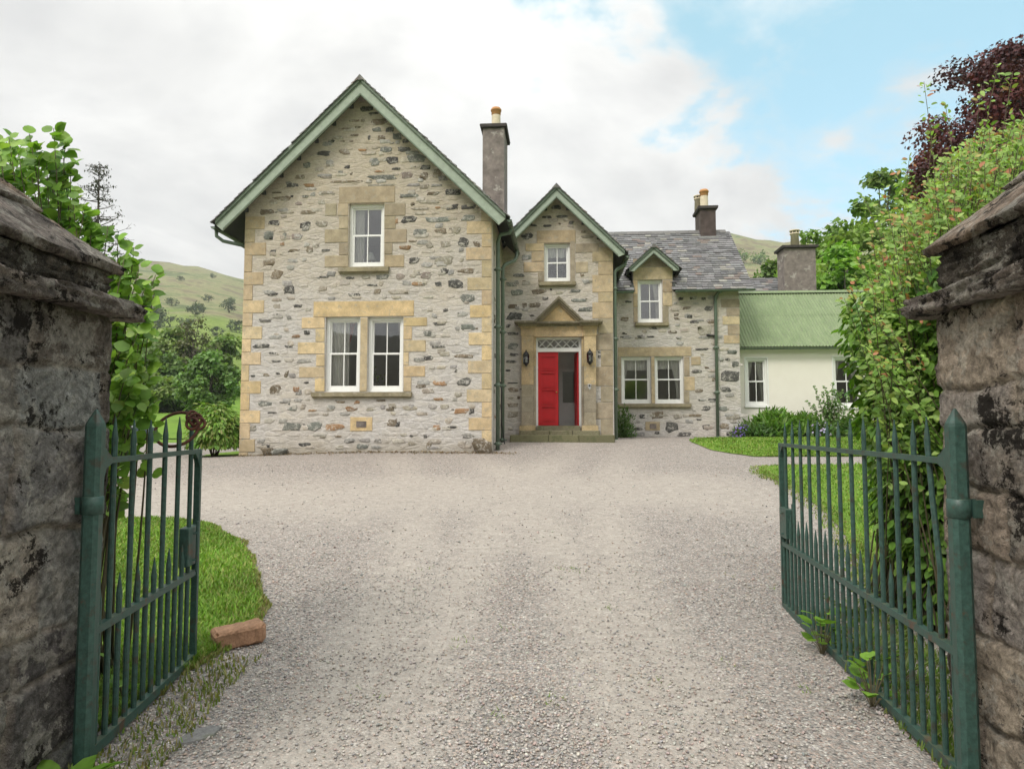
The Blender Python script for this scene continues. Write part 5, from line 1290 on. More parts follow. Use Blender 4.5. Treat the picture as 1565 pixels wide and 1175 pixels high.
# ================================================================== iron gates
def gate(post, toe, ntall, zt, zm, zb, ztop, zshort, label, bent=None, thick=1.0):
    P = Vector((post[0], post[1], 0)); T = Vector((toe[0], toe[1], 0)); L = (T - P).length; ang = math.atan2(T.y - P.y, T.x - P.x)
    t = tag(empty('iron_gate', (P.x, P.y, gz(P.x, P.y)), ang), label, 'gate', 'green iron drive gates')
    hw_ = .035; mb = MB(); n8 = [(hw_, -hw_ * .55), (hw_, hw_ * .55), (hw_ * .55, hw_), (-hw_ * .55, hw_), (-hw_, hw_ * .55), (-hw_, -hw_ * .55), (-hw_ * .55, -hw_), (hw_ * .55, -hw_)]
    zp = 1.545; rings = [(1.04, -.05), (1.0, zt - .22), (1.0, zp - .075), (.92, zp - .06), (.12, zp)]
    vs = [(x * k, y * k, z) for k, z in rings for x, y in n8]; m = 8
    fs = [(i * m + k, i * m + (k + 1) % m, (i + 1) * m + (k + 1) % m, (i + 1) * m + k) for i in range(len(rings) - 1) for k in range(m)] + [tuple(range((len(rings) - 1) * m, len(rings) * m))]
    mb.add(vs, fs); mb.build('heel_post', MAT['iron'], t)
    def bar(nm, z, h, w, x0, x1, ear=False):
        b = MB(); b.box(x0, x1, -w / 2, w / 2, z - h / 2, z + h / 2, None, .003)
        if ear: b.prism([(hw_ * .9, z - .12), (.075, z - .035), (.13, z - h / 2), (.13, z + h / 2), (hw_ * .9, z + h / 2 + .06)], -w / 2 - .001, w / 2 + .001)
        b.build(nm, MAT['iron'], t)
    bar('top_rail', zt, .026, .034, .03, L, True); bar('middle_rail', zm, .034, .034, .03, L - .02); bar('bottom_rail', zb, .045, .034, .03, L)
    mb = MB(); mb.box(L - .0, L + .03, -.018, .018, zb - .02, zt + .013, None, .003); mb.prism([(L - .08, zt - .008), (L, zt - .008), (L, zt - .10), (L - .025, zt - .05)], -.014, .014); mb.build('meeting_stile', MAT['iron'], t)
    r = .0132 * thick; sp = (L - .03) / (ntall + .35)
    def picket(x, top, tilt=0, bend=False):
        b = MB(); base = zb - .01
        if bend: path = [(x, 0, base), (x, 0, zm), (x + .0, 0, zm + .1), (x - .012, 0, .85), (x + .035, .0, zt - .18), (x + .055, 0, zt), (x + .065, 0, top - .13)]
        else: path = [(x, 0, base), (x, 0, top - .13)]
        e = Vector(path[-1]); path += [(e.x, 0, top - .115), (e.x, 0, top - .10), (e.x, 0, top)]
        rad = [r] * (len(path) - 3) + [r * 1.08, r * 1.1, .002]
        b.tube(path, rad, 10); b.build('picket', MAT['iron'], t, False)
    for k in range(ntall):
        x = .10 + sp * (k + .42); picket(x, ztop + .012 * math.sin(k * 5.1), bend=(bent == k))
    for k in range(ntall + (1 if ntall > 8 else 0)):
        x = .10 + sp * (k - .08); picket(x, zshort + .012 * math.sin(k * 3.3))
    # lock box by the toe, strap hinge by the heel
    mb = MB(); mb.box(L - .19, L - .003, -.028, .028, zm + .06, zm + .29, None, .006); lk = mb.build('lock_box', MAT['iron'], t)
    mb = MB()
    for z in (zm + .09, zm + .25): mb.tube([(L - .10 + .024 * math.cos(a_), -.0 + .045 * math.sin(a_), z) for a_ in np.linspace(0, 6.283, 11)], .006, 5, None, False)
    mb.tube([(L - .1, -.047, zm + .02), (L - .1, -.047, zm + .32)], .009, 6); mb.build('bolt', MAT['iron'], lk)
    mb = MB(); zh = zt - .19; mb.lathe([(hw_ * 1.08, zh - .04), (hw_ * 1.28, zh - .036), (hw_ * 1.28, zh + .036), (hw_ * 1.08, zh + .04)], 0, 0, 14); hc = mb.build('hinge_collar', MAT['iron'], t, True)
    ux = UX.copy(); loc_ang = (math.pi - ALPHA if post[0] < 0 else -ALPHA) - ang; dx, dy = math.cos(loc_ang), math.sin(loc_ang)
    mb = MB(); px_, py_ = -dy, dx; q0 = Vector((dx, dy, 0)) * (hw_ * 1.1); q1 = Vector((dx, dy, 0)) * .14; pp = Vector((px_, py_, 0))
    for sgn in (-1, 1):
        a_, b_ = q0 + pp * sgn * hw_ * 1.0, q1 + pp * sgn * hw_ * .55; up = Vector((0, 0, .036)); dn_ = pp * sgn * .010; z_ = Vector((0, 0, zh))
        mb.add([a_ + z_ - up, b_ + z_ - up, b_ + z_ + up, a_ + z_ + up, a_ + z_ - up - dn_, b_ + z_ - up - dn_, b_ + z_ + up - dn_, a_ + z_ + up - dn_], [(0, 1, 2, 3), (4, 7, 6, 5), (0, 4, 5, 1), (3, 2, 6, 7), (1, 5, 6, 2), (0, 3, 7, 4)])
    mb.tube([q1 * .75 + z_ - pp * .05, q1 * .75 + z_ + pp * .05], .014, 8); mb.build('hinge_strap', MAT['iron'], hc); return t


GL0 = at(137, 900, 3.02); GL1 = at(299, 800, 4.3); GR0 = at(1470, 900, 2.84); GR1 = at(1197, 800, 5.54)
gate((GL0.x, GL0.y), (GL1.x, GL1.y), 6, 1.315, .573, .05, 1.515, .78, 'short green iron gate leaf with a rusty ring hung over its spikes')
gate((GR0.x, GR0.y), (GR1.x, GR1.y), 13, 1.325, .54, .045, 1.515, .78, 'long green iron gate leaf with one bent spike in front of the hedge', bent=0, thick=.92)

# rusty ring hooked over the last spikes of the short gate
rc = at(270, 659, 4.06); ring = tag(empty('iron_ring', rc), 'rusty iron ring with coiled chain links hooked over the short gate spikes', 'ring')
mb = MB(); mb.tube([(.125 * math.cos(a_), .10 * math.sin(a_) * .6, .10 * math.sin(a_) + .012) for a_ in np.linspace(0, 2 * math.pi, 33)], .0095, 8, None, False); mb.build('hoop', MAT['rust'], ring, True)
for k, (dx, dz, rot) in enumerate(((.10, .045, 0), (.115, .07, 1.2), (.13, .045, .6), (.085, .085, 2.0))):
    mb = MB(); mb.tube([(dx + .034 * math.cos(a_) * math.cos(rot * .5), .01 * k - .02 + .034 * math.cos(a_) * math.sin(rot * .5), dz + .034 * math.sin(a_)) for a_ in np.linspace(0, 2 * math.pi, 17)], .0085, 7, None, False); mb.build('chain_link', MAT['rust'], ring, True)

# block of worn brick at the lawn corner
bp = gnd(365, 985); bk = MB(); bk.col = (.34, .20, .125); N = 14; idx = {}
L_, W_, H_ = .33, .17, .13
def bpt(i, j, k):
    if (i, j, k) not in idx:
        p = Vector(((i / N - .5) * L_, (j / 6 - .5) * W_, k / 6 * H_)); e = sum(1 for a_, b_ in ((i, N), (j, 6), (k, 6)) if a_ in (0, b_))
        o = Vector((p.x / L_, p.y / W_, p.z / H_ - .5)); p = p - o * (.02 if e == 2 else .045 if e == 3 else 0) + o * .012 * mnoise.fractal((p.x * 20, p.y * 20, p.z * 20), 1, 2, 4)
        idx[(i, j, k)] = len(bk.v); bk.v.append(tuple(p))
    return idx[(i, j, k)]
for i in range(N):
    for j in range(6): bk.f += [(bpt(i, j, 6), bpt(i + 1, j, 6), bpt(i + 1, j + 1, 6), bpt(i, j + 1, 6)), (bpt(i, j, 0), bpt(i, j + 1, 0), bpt(i + 1, j + 1, 0), bpt(i + 1, j, 0))]
    for k in range(6): bk.f += [(bpt(i, 0, k), bpt(i + 1, 0, k), bpt(i + 1, 0, k + 1), bpt(i, 0, k + 1)), (bpt(i, 6, k), bpt(i, 6, k + 1), bpt(i + 1, 6, k + 1), bpt(i + 1, 6, k))]
for j in range(6):
    for k in range(6): bk.f += [(bpt(0, j, k), bpt(0, j, k + 1), bpt(0, j + 1, k + 1), bpt(0, j + 1, k)), (bpt(N, j, k), bpt(N, j + 1, k), bpt(N, j + 1, k + 1), bpt(N, j, k + 1))]
bk.c = [bk.col] * len(bk.f); bo = bk.build('brick_block', MAT['brick'], None, False); bo.location = (bp.x, bp.y, gz(bp.x, bp.y) - .004); bo.rotation_euler = (R(3), R(-4), R(33))
tag(bo, 'worn reddish brick block lying at the corner of the left lawn', 'block')
sp_ = gnd(305, 1127); mb = MB(); mb.col = (.20, .195, .19); rng = random.Random(5)
pts = [(.11 * math.cos(a_) * rng.uniform(.75, 1.1), .06 * math.sin(a_) * rng.uniform(.75, 1.1)) for a_ in np.linspace(0, 5.8, 9)]
mb.add([(x, y, .018) for x, y in pts] + [(x * 1.12, y * 1.12, -.01) for x, y in pts], [tuple(range(9))] + [(i, i + 9, (i + 1) % 9 + 9, (i + 1) % 9) for i in range(9)]); so = mb.build('slate_stone', MAT['step']); so.location = (sp_.x, sp_.y, sp_.z); so.rotation_euler = (R(4), 0, R(50))
tag(so, 'flat grey slate stone lying at the gravel edge by the short gate', 'stone')

# ================================================================== car and bench beyond
def car():
    cx = at(224, 660, 34).x; z = gz(-20, 34); t = tag(empty('parked_car', (cx - 2.15, 34, z), R(-4)), 'dark grey parked car half hidden behind the left gate pillar', 'car')
    prof = [(-2.15, .35), (-2.2, .75), (-2.1, 1.05), (-1.75, 1.45), (-.6, 1.52), (.15, 1.45), (.85, 1.02), (1.75, .90), (2.1, .72), (2.18, .45), (2.1, .28), (-2.05, .26)]
    mb = MB(); n = len(prof); rows = [(-.86, .93, .0), (-.90, 1.0, 0), (.90, 1.0, 0), (.86, .93, 0)]; vs = []
    for y, k, _ in rows:
        for x, z_ in prof: tm = 1 if z_ < 1.0 else .80; vs.append((x * k, y * tm, z_ if k == 1 else .9 + (z_ - .9) * .96))
    fs = [(r * n + i, (r + 1) * n + i, (r + 1) * n + (i + 1) % n, r * n + (i + 1) % n) for r in range(3) for i in range(n)] + [tuple(range(n)), tuple(range(3 * n, 4 * n))[::-1]]
    mb.add(vs, fs); body = mb.build('body', MAT['carpaint'], t)
    for pts in ([(-1.6, 1.08), (-1.5, 1.36), (-.6, 1.42), (-.6, 1.06)], [(-.52, 1.06), (-.52, 1.42), (.1, 1.38), (.66, 1.03)]):
        mb = MB(); mb.prism(pts, -.80, -.76); mb.build('side_window', MAT['black'], t)
    mb = MB(); mb.quad((.2, -.62, 1.42), (.2, .62, 1.42), (.86, .72, 1.04), (.86, -.72, 1.04)); mb.shift(-.02, 0, -.012); mb.build('windscreen', MAT['black'], t)
    for x in (-1.35, 1.38):
        for y in (-.9, .9):
            w = MB(); w.tube([(x, y - .11, .33), (x, y + .11, .33)], .33, 24); wo_ = w.build('wheel', MAT['tyre'], t); s_ = -1 if y < 0 else 1
            w = MB()
            for k in range(10): a_ = k * math.pi / 5; w.tube([(x, y + s_ * .115, .33), (x + .215 * math.cos(a_), y + s_ * .115, .33 + .215 * math.sin(a_))], .022, 5)
            w.tube([(x + .225 * math.cos(a_), y + s_ * .112, .33 + .225 * math.sin(a_)) for a_ in np.linspace(0, 6.283, 25)], .02, 6, None, False); w.build('rim', MAT['chrome'], wo_)
    for y in (-.66, .66): mb = MB(); mb.box(1.98, 2.10, y - .17, y + .17, .66, .79, None, .02); mb.build('headlight', MAT['chrome'], t)
    for y in (-.95, .95): mb = MB(); mb.box(.5, .66, y - .08, y + .08, .98, 1.1, None, .03); mb.build('wing_mirror', MAT['carpaint'], t)


car()
bx = at(322, 655, 40); bz = gz(bx.x, 40) + .03
bn = tag(empty('garden_bench', (bx.x, 40, bz), R(8)), 'weathered wooden bench standing on the far lawn left of the house', 'bench')
for z, y in ((.45, -.15), (.45, 0), (.45, .15)): mb = MB(); mb.box(-.8, .8, y - .06, y + .06, z - .02, z + .02); mb.build('seat_slat', MAT['wood'], bn)
for x in (-.72, .72):
    mb = MB(); mb.box(x - .04, x + .04, -.22, .24, .38, .43); mb.box(x - .04, x + .04, -.22, -.14, 0, .38); mb.box(x - .041, x + .041, .16, .24, 0, .95); mb.build('bench_end', MAT['wood'], bn)
for z in (.65, .85): mb = MB(); mb.box(-.68, .68, .18, .21, z - .05, z + .05); mb.build('back_slat', MAT['wood'], bn)


# ================================================================== foliage
def leaves(name, P, N, S, C, mat='leaf', parent=None, wid=.36, D=None, near=True, seed=0, droop=.3):
    """one mesh of separate folded leaves; P points, N facing, S lengths, C colours"""
    rng = np.random.default_rng(seed); P = np.asarray(P, float); n = len(P); N = np.asarray(N, float)
    N = N / (np.linalg.norm(N, axis=1, keepdims=True) + 1e-9)
    if D is None: D = rng.normal(size=(n, 3)); D[:, 2] -= droop
    D = D - N * (D * N).sum(1, keepdims=True); D /= (np.linalg.norm(D, axis=1, keepdims=True) + 1e-9); B = np.cross(N, D)
    if near:
        sx = [.08, .27, .52, .78]; sw = [.55, .95, 1.0, .62]
        T = np.array([(0, 0, 0), (.25, 0, -.012), (.5, 0, -.035), (.77, 0, -.07), (1, 0, -.13)] + [(x, wid * w, .05 - .07 * x) for x, w in zip(sx, sw)] + [(x, -wid * w, .05 - .07 * x) for x, w in zip(sx, sw)])
        hf = [(0, 1, 5), (5, 1, 6), (1, 2, 6), (6, 2, 7), (2, 3, 7), (7, 3, 8), (8, 3, 4)]
        Fq = np.array(hf + [(a, c + 4 if c > 4 else c, b + 4 if b > 4 else b) if a < 5 else (a + 4, c + 4 if c > 4 else c, b + 4 if b > 4 else b) for a, b, c in hf])
    else:
        T = np.array([(0, 0, 0), (.45, wid, .06), (1, 0, -.05), (.45, -wid, .06)]); Fq = np.array([(0, 1, 2), (0, 2, 3)])
    S = np.asarray(S, float).reshape(n, 1, 1)
    V = P[:, None, :] + S * (T[None, :, 0:1] * D[:, None, :] + T[None, :, 1:2] * B[:, None, :] + T[None, :, 2:3] * N[:, None, :])
    k = len(T); F = (np.arange(n) * k)[:, None, None] + Fq[None]
    return np_mesh(name, V.reshape(-1, 3), F.reshape(-1, 3), np.repeat(np.asarray(C, float), k, axis=0), MAT[mat], parent, near)


def cols(n, pal, rng, var=.25, hue=.12):
    pal = np.array(pal); c = pal[rng.integers(0, len(pal), n)]; return np.clip(c * rng.uniform(1 - var, 1 + var, (n, 1)) * rng.uniform(1 - hue, 1 + hue, (n, 3)), .004, 1)


GREENS = [(.18, .29, .058), (.23, .345, .075), (.28, .39, .095)]
DARKG = [(.11, .185, .05), (.14, .225, .062), (.17, .25, .075)]
FRESH = [(.16, .30, .04), (.19, .34, .05), (.13, .25, .032)]


def tree(name, label, x, y, h, rx, rz, pal, n=3500, ls=.35, seed=0, base=None, cat='tree', trunk_r=None, k=34, mat='leaf', group=None, bare=.35, squash=1.0, low=.12):
    rng = np.random.default_rng(seed); rr = random.Random(seed); z0 = (gz(x, min(y, 140)) if base is None else base) - .1
    t = tag(empty(name, (x, y, z0)), label, cat, group); tr = trunk_r or h * .022; cz = h - rz
    mb = MB(); lean = rr.uniform(-.04, .04) * h; top = Vector((lean, lean * .4, cz + rz * .3))
    path = [Vector((0, 0, 0)).lerp(top, f) + Vector((.12 * tr * 10 * mnoise.noise((f * 3, seed, 0)), .1 * tr * 10 * mnoise.noise((f * 3, seed, 7)), 0)) for f in np.linspace(0, 1, 7)]
    mb.tube(path, [tr * 1.5] + [tr * (1 - .13 * i) for i in range(1, 7)], 8)
    ctr = []
    for i in range(k):
        while True:
            q = rng.uniform(-1, 1, 3)
            rad = np.linalg.norm(q)
            if .35 < rad < 1: break
        q = q / rad * (.45 + .55 * rng.random() ** .6)
        q[:2] *= (1 - .35 * max(0, q[2])) * (1 if q[2] > -.4 else .75)
        wob = 1 + .22 * mnoise.noise((q[0] * 2 + seed, q[1] * 2, q[2] * 2))
        ctr.append((q[0] * rx * wob, q[1] * rx * wob, cz + q[2] * rz * wob))
    for c in ctr[: int(k * .6)]:
        s = path[rr.randint(2, 6)]; e = Vector(c); m = s.lerp(e, .5) + Vector((0, 0, -.05 * (e - s).length))
        mb.tube([s, m, e], [tr * .38, tr * .22, tr * .06], 5)
    mb.build('trunk', MAT['bark'], t, True)
    ctr = np.array(ctr); per = max(4, n // k); cl = np.repeat(np.arange(k), per); m = len(cl)
    csz = rng.uniform(.65, 1.25, k) * rx * (1.25 / k ** .34); off = rng.normal(size=(m, 3)); off /= np.linalg.norm(off, axis=1, keepdims=True); off *= (rng.random((m, 1)) ** .45)
    off[:, 2] *= .62
    P = ctr[cl] + off * csz[cl][:, None]
    P[:, 2] = np.maximum(P[:, 2], h * low * rng.uniform(.6, 1.4, m))
    N = off * .8 + rng.normal(size=(m, 3)) * .55 + np.array([0, 0, .55])
    cc = np.array(pal)[rng.integers(0, len(pal), k)] * rng.uniform(.8, 1.25, (k, 1)); C = np.clip(cc[cl] * rng.uniform(.72, 1.3, (m, 1)) * rng.uniform(.93, 1.07, (m, 3)), .003, 1)
    leaves('crown', P, N, ls * rng.uniform(.65, 1.3, m), C, mat, t, .38, None, False, seed); return t


def ptree(name, label, px, py_top, Y, wpx, hfrac, pal, **k):
    """a tree whose top shows at (px, py_top) at distance Y; wpx is the crown width in photo pixels"""
    p = at(px, py_top, Y); base = k.pop('base', None); base = gz(p.x, min(Y, 140)) if base is None else base; h = p.z - base
    return tree(name, label, p.x, Y, h, wpx / FPX * Y / 2, h * hfrac / 2, pal, base=base, **k)


# left: wood at the foot of the hill
WOOD = 'trees of the wood at the foot of the left hill'
ptree('round_tree', 'dense rounded green tree on the far lawn beside the house gable', 322, 536, 58, 86, .92, [(.14, .235, .07), (.17, .27, .085)], n=9000, ls=.34, k=60, seed=2, low=.08)
for i, (px, py, Y, w, lab) in enumerate(((232, 486, 80, 70, 'broad mid green tree left of the round tree by the gate spikes'), (268, 470, 86, 75, 'taller green tree rising behind the round tree'), (196, 492, 78, 90, 'dark tree just beyond the left pillar vine'), (345, 480, 92, 60, 'dull green tree showing between the round tree and the house corner'), (150, 500, 82, 90, 'green tree hidden mostly by the left gate pillar'), (240, 545, 72, 80, 'low dark tree under the broad mid green tree'), (285, 560, 74, 60, 'low dark tree tucked left of the round tree'), (200, 550, 70, 60, 'low bushy tree beyond the car'))):
    ptree('leafy_tree', lab, px, py + 30, Y, w * 1.1, .93, DARKG if i % 2 == 0 or i > 5 else [(.16, .24, .07), (.20, .265, .09)], n=4200, ls=.55, k=40, seed=30 + i, group=WOOD, low=.03)
ptree('sparse_tree', 'thin greyish tree barely in leaf above the round tree', 300, 482, 84, 62, .8, [(.13, .14, .075), (.12, .12, .07)], n=1100, ls=.35, k=40, seed=55)
for i, (px, py, Y, w) in enumerate(((305, 440, 420, 22), (246, 447, 330, 40), (230, 455, 300, 34), (333, 466, 300, 20), (362, 457, 340, 26), (286, 452, 330, 22), (1136, 347, 560, 26), (1161, 346, 565, 26), (352, 432, 520, 14), (222, 436, 420, 26))):
    p = at(px, py + (14 if px < 900 else 16), Y)
    b = hill_z(p.x, p.y); h = w / FPX * Y * .8
    tree('hill_tree', ['lone dark tree on the open hillside right of centre', 'bushy tree on the left slope above the vine tip', 'lower bushy tree on the left slope by the vine', 'small dark bush on the bright green field', 'dark bush on the green field against the house eave', 'scrubby bush between the two hillside trees', 'left one of two windswept trees on the skyline above the slates', 'right one of two windswept trees on the skyline above the slates', 'tiny bush high on the left hillside', 'faint bush near the top of the vine on the hillside'][i], p.x, p.y, h, w / FPX * Y * .5, h * .42, DARKG if px > 900 else [(.055, .085, .03), (.07, .10, .04)], n=500, ls=w / FPX * Y * .1, k=18, seed=80 + i, base=b, group='trees scattered on the hills', low=.1)

def on_hill(px, py):
    d = ray(px, py).normalized(); ok, loc, n_, i = HILL.ray_cast(Vector((0, 0, EYE)) + d * 150, d); return loc if ok else None


rr = random.Random(17)
for i, (px, py, w, lab) in enumerate(((216, 462, 30, 'grey green thorn bush on the slope close to the vine edge'), (262, 468, 18, 'small round bush below the two hillside trees'), (318, 462, 16, 'small bush at the upper edge of the bright green field'), (350, 478, 26, 'wide dark gorse bush on the bright field beside the house'), (240, 478, 22, 'bush at the lower edge of the rough hill above the wood'), (275, 430, 12, 'speck of a thorn tree high on the middle of the left hill'), (325, 425, 10, 'tiny thorn tree just under the left skyline'), (298, 484, 24, 'broad bush low on the bright green field above the wood'))):
    p = on_hill(px, py)
    if p is None: continue
    sz = w / FPX * p.y; tree('hill_tree', lab, p.x, p.y, sz * .75, sz * .5, sz * .33, [(.05, .08, .03), (.065, .095, .04), (.085, .10, .05)], n=400, ls=sz * .1, k=14, seed=300 + i, base=p.z, group='trees scattered on the hills', low=.1)
# bare larch behind the vine
p = at(152, 250, 40); lz = gz(p.x, 40); lh = p.z - lz; lt = tag(empty('larch_tree', (p.x, 40, lz)), 'thin half bare conifer standing behind the leafy shrub on the left', 'tree')
mb = MB(); mb.tube([(0, 0, 0), (.1, 0, lh * .5), (0, 0, lh)], [.22, .13, .02], 7)
rng_ = random.Random(6); nP = []; nC = []
for i in range(120):
    f = rng_.uniform(.35, .99); z = lh * f; L = (1 - f) * lh * .30 + .45; a_ = rng_.uniform(0, 6.28); d_ = Vector((math.cos(a_), math.sin(a_), rng_.uniform(-.05, .45)))
    s = Vector((.1 * (1 - f), 0, z)); e = s + d_ * L * rng_.uniform(.6, 1.1); e.z -= L * .1; mb.tube([s, s.lerp(e, .55) + Vector((0, 0, -.05 * L)), e], [.032, .022, .008], 4)
    for q in range(5): f2 = rng_.uniform(.35, 1); c = s.lerp(e, f2); e2 = c + Vector((rng_.uniform(-.5, .5), rng_.uniform(-.5, .5), rng_.uniform(-.15, .4))) * .8; mb.tube([c, e2], [.014, .005], 3); nP += [c.lerp(e2, w) + Vector((rng_.gauss(0, .05), rng_.gauss(0, .05), rng_.gauss(0, .05))) for w in (.6, 1)]
mb.build('trunk', MAT['bark'], lt, True); nP = np.array([tuple(q) for q in nP]); r_ = np.random.default_rng(3)
leaves('crown', nP, r_.normal(size=nP.shape), r_.uniform(.1, .24, len(nP)), cols(len(nP), [(.045, .06, .035), (.055, .06, .04)], r_), 'leaf', lt, .2, None, False, 3)

# right: trees behind the cottage and the copper beech
TR = 'green trees behind the cottage'
for i, (px, py, Y, w, pal, lab) in enumerate(((1245, 335, 52, 110, GREENS, 'bright green broadleaf tree just right of the rear chimney'), (1180, 385, 60, 80, DARKG, 'dark rounded tree between the slate roof and the rear chimney'), (1300, 300, 48, 130, GREENS, 'tall green tree rising behind the iron roof'), (1350, 268, 50, 110, DARKG, 'tallest dark green tree below the copper beech'), (1400, 255, 46, 140, GREENS, 'green tree behind the orange tipped shrub'), (1290, 375, 42, 110, FRESH, 'light green young tree directly above the iron roof ridge'), (1200, 415, 58, 50, FRESH, 'low bright green tree peeping beside the rear chimney'), (1480, 280, 44, 160, DARKG, 'dark green tree under the copper beech'))):
    ptree('leafy_tree', lab, px, py, Y, w * 1.25, .86, pal, n=6500, ls=.42, k=52, seed=120 + i, group=TR, low=.1)
ptree('copper_beech', 'dark purple copper beech rising above the hedge at the right', 1568, 28, 27, 350, .74, [(.075, .022, .027), (.105, .030, .033), (.135, .043, .038), (.06, .02, .023)], n=60000, ls=.165, k=200, seed=160, mat='copper')


# ---- near shrubs
def stem_shrub(name, label, base, tips, pal, ls, per, seed, cat='shrub', wid=.38, mat='leaf', tippal=None, spread=.12, rad=.012, from_=.3, group=None, out=None, droop=.5, tipn=7):
    rng = np.random.default_rng(seed); rr = random.Random(seed); b0 = Vector(base); t = tag(empty(name, b0), label, cat, group)
    mb = MB(); P = []; N = []; S = []; C = []; D = []
    for tp in tips:
        s = Vector((rr.uniform(-.25, .25), rr.uniform(-.25, .25), 0)) if out is None else Vector((rr.uniform(-out[0], out[0]), rr.uniform(-out[1], out[1]), 0))
        e = Vector(tp) - b0; mid = s.lerp(e, .55) + Vector((rr.uniform(-.1, .1), rr.uniform(-.1, .1), .16 * (e - s).length * .5)); pts = []
        for f in np.linspace(0, 1, 9): a_ = s.lerp(mid, f); c = mid.lerp(e, f); pts.append(a_.lerp(c, f))
        mb.tube(pts, [rad * (1 - .9 * i / 8) + .0012 for i in range(9)], 5)
        for q in range(per):
            f = from_ + (1 - from_) * (q + rr.random()) / per; x = f * 8; i = min(7, int(x)); c = pts[i].lerp(pts[i + 1], x - i); dr = (pts[i + 1] - pts[i]).normalized()
            o = Vector((rr.gauss(0, 1), rr.gauss(0, 1), rr.gauss(0, .7))).normalized(); sd_ = spread * (1.15 - f * .9) * rr.random()
            c = c + o * sd_; P.append(c); dd = o + dr * .5 - Vector((0, 0, droop * .5)); D.append(dd); N.append(Vector((rr.gauss(0, .7), rr.gauss(0, .7) - .55, .75))); S.append(ls * rr.uniform(.55, 1.2) * (1 if f < .85 else .72))
            pl = (tippal if tippal and f > rr.uniform(.80, 1.45) else pal); cc = rr.choice(pl); kx = rr.uniform(.75, 1.3); C.append([w * kx * rr.uniform(.92, 1.08) for w in cc])
        for q in range(tipn):
            o = Vector((rr.gauss(0, 1), rr.gauss(0, 1), rr.gauss(.3, .7))).normalized(); c = pts[8] - dr * rr.uniform(-.01, .12) + o * .012
            P.append(c); D.append(o + dr * .5); N.append(Vector((rr.gauss(0, .6), rr.gauss(0, .6) - .8, .6))); S.append(ls * rr.uniform(.5, 1.05)); cc = rr.choice(tippal if tippal and rr.random() < .33 else pal); kx = rr.uniform(.85, 1.3); C.append([w * kx for w in cc])
    mb.build('stems', MAT['stem'], t, True)
    leaves('foliage', [tuple(q) for q in P], [tuple(q) for q in N], S, C, mat, t, wid, np.array([tuple(q) for q in D]), True, seed); return t


rr = random.Random(12); tips = []
poly = [(14, 212, 3.6), (45, 205, 3.7), (82, 196, 3.75), (100, 218, 3.8), (60, 235, 3.7), (108, 250, 3.9), (30, 245, 3.6), (85, 275, 3.8), (110, 300, 3.75), (130, 318, 3.75), (140, 335, 3.8), (165, 345, 3.8), (180, 365, 3.8), (205, 378, 3.9), (190, 395, 3.75), (212, 412, 3.85), (222, 440, 3.8), (238, 420, 3.9), (236, 448, 3.85), (215, 470, 3.7), (228, 492, 3.8), (210, 510, 3.7), (228, 548, 3.9), (208, 545, 3.75), (205, 585, 3.7), (212, 612, 3.8), (196, 560, 3.65), (196, 630, 3.75), (185, 600, 3.7), (0, 230, 3.5), (-40, 230, 3.6), (-60, 260, 3.7)]
for (x, y, Y) in poly:
    tips.append(at(x, y, Y))
    for q in range(3 if y < 440 else 1): tips.append(at(min(x, 200) - rr.uniform(0, 28), y + rr.uniform(5, 50), Y + rr.uniform(.0, .5)))
stem_shrub('hazel_shrub', 'bright green hazel leaved shrub growing behind and over the left pillar', (-2.55, 4.0, 0), tips, [(.15, .285, .04), (.19, .33, .05), (.11, .215, .03), (.24, .37, .07)], .082, 26, 12, wid=.46, spread=.09, from_=.55, droop=.4, rad=.008)

# tall hedge behind the right gate
rng = np.random.default_rng(44); n = 9500
hc = np.array([3.30, 4.95, 0]); th_ = rng.uniform(0, 2 * math.pi, n); zz = rng.uniform(.02, 2.45, n); shell = 1 - .45 * rng.random(n) ** 2
prof = np.interp(zz, [0, .5, 1.2, 1.9, 2.45], [.42, .46, .54, .62, .55])
wob = np.array([1 + .22 * mnoise.noise((math.cos(a_) * 2.2, math.sin(a_) * 2.2, z * 2.0)) for a_, z in zip(th_, zz)])
P = np.stack([hc[0] + np.cos(th_) * prof * shell * wob + .12 * (zz - 1) * -.5, hc[1] + np.sin(th_) * prof * 1.75 * shell * wob, zz + .05], 1)
N = np.stack([np.cos(th_) * 1.0, np.sin(th_) * .8, np.full(n, .75)], 1) + rng.normal(size=(n, 3)) * .35; Dd = np.stack([np.cos(th_) * .6, np.sin(th_) * .4, np.full(n, -.8)], 1) + rng.normal(size=(n, 3)) * .4
hedge = tag(empty('tall_hedge', (3.30, 4.95, 0)), 'tall leafy green hedge column behind the long gate and right pillar', 'hedge'); P -= np.array([3.30, 4.95, 0])
leaves('foliage', P, N, .082 * rng.uniform(.6, 1.25, n), cols(n, [(.095, .19, .028), (.13, .245, .036), (.165, .295, .045), (.075, .15, .024)], rng), 'leaf', hedge, .40, Dd, True, 44)
mb = MB(); rr = random.Random(2)
for k in range(26): a_ = rr.uniform(0, 6.28); mb.tube([(.25 * math.cos(a_), .6 * math.sin(a_), 0), (.3 * math.cos(a_), .7 * math.sin(a_), 1), (.45 * math.cos(a_ + .3), .9 * math.sin(a_ + .3), 2.2)], [.022, .016, .005], 5)
mb.build('stems', MAT['stem'], hedge, True)

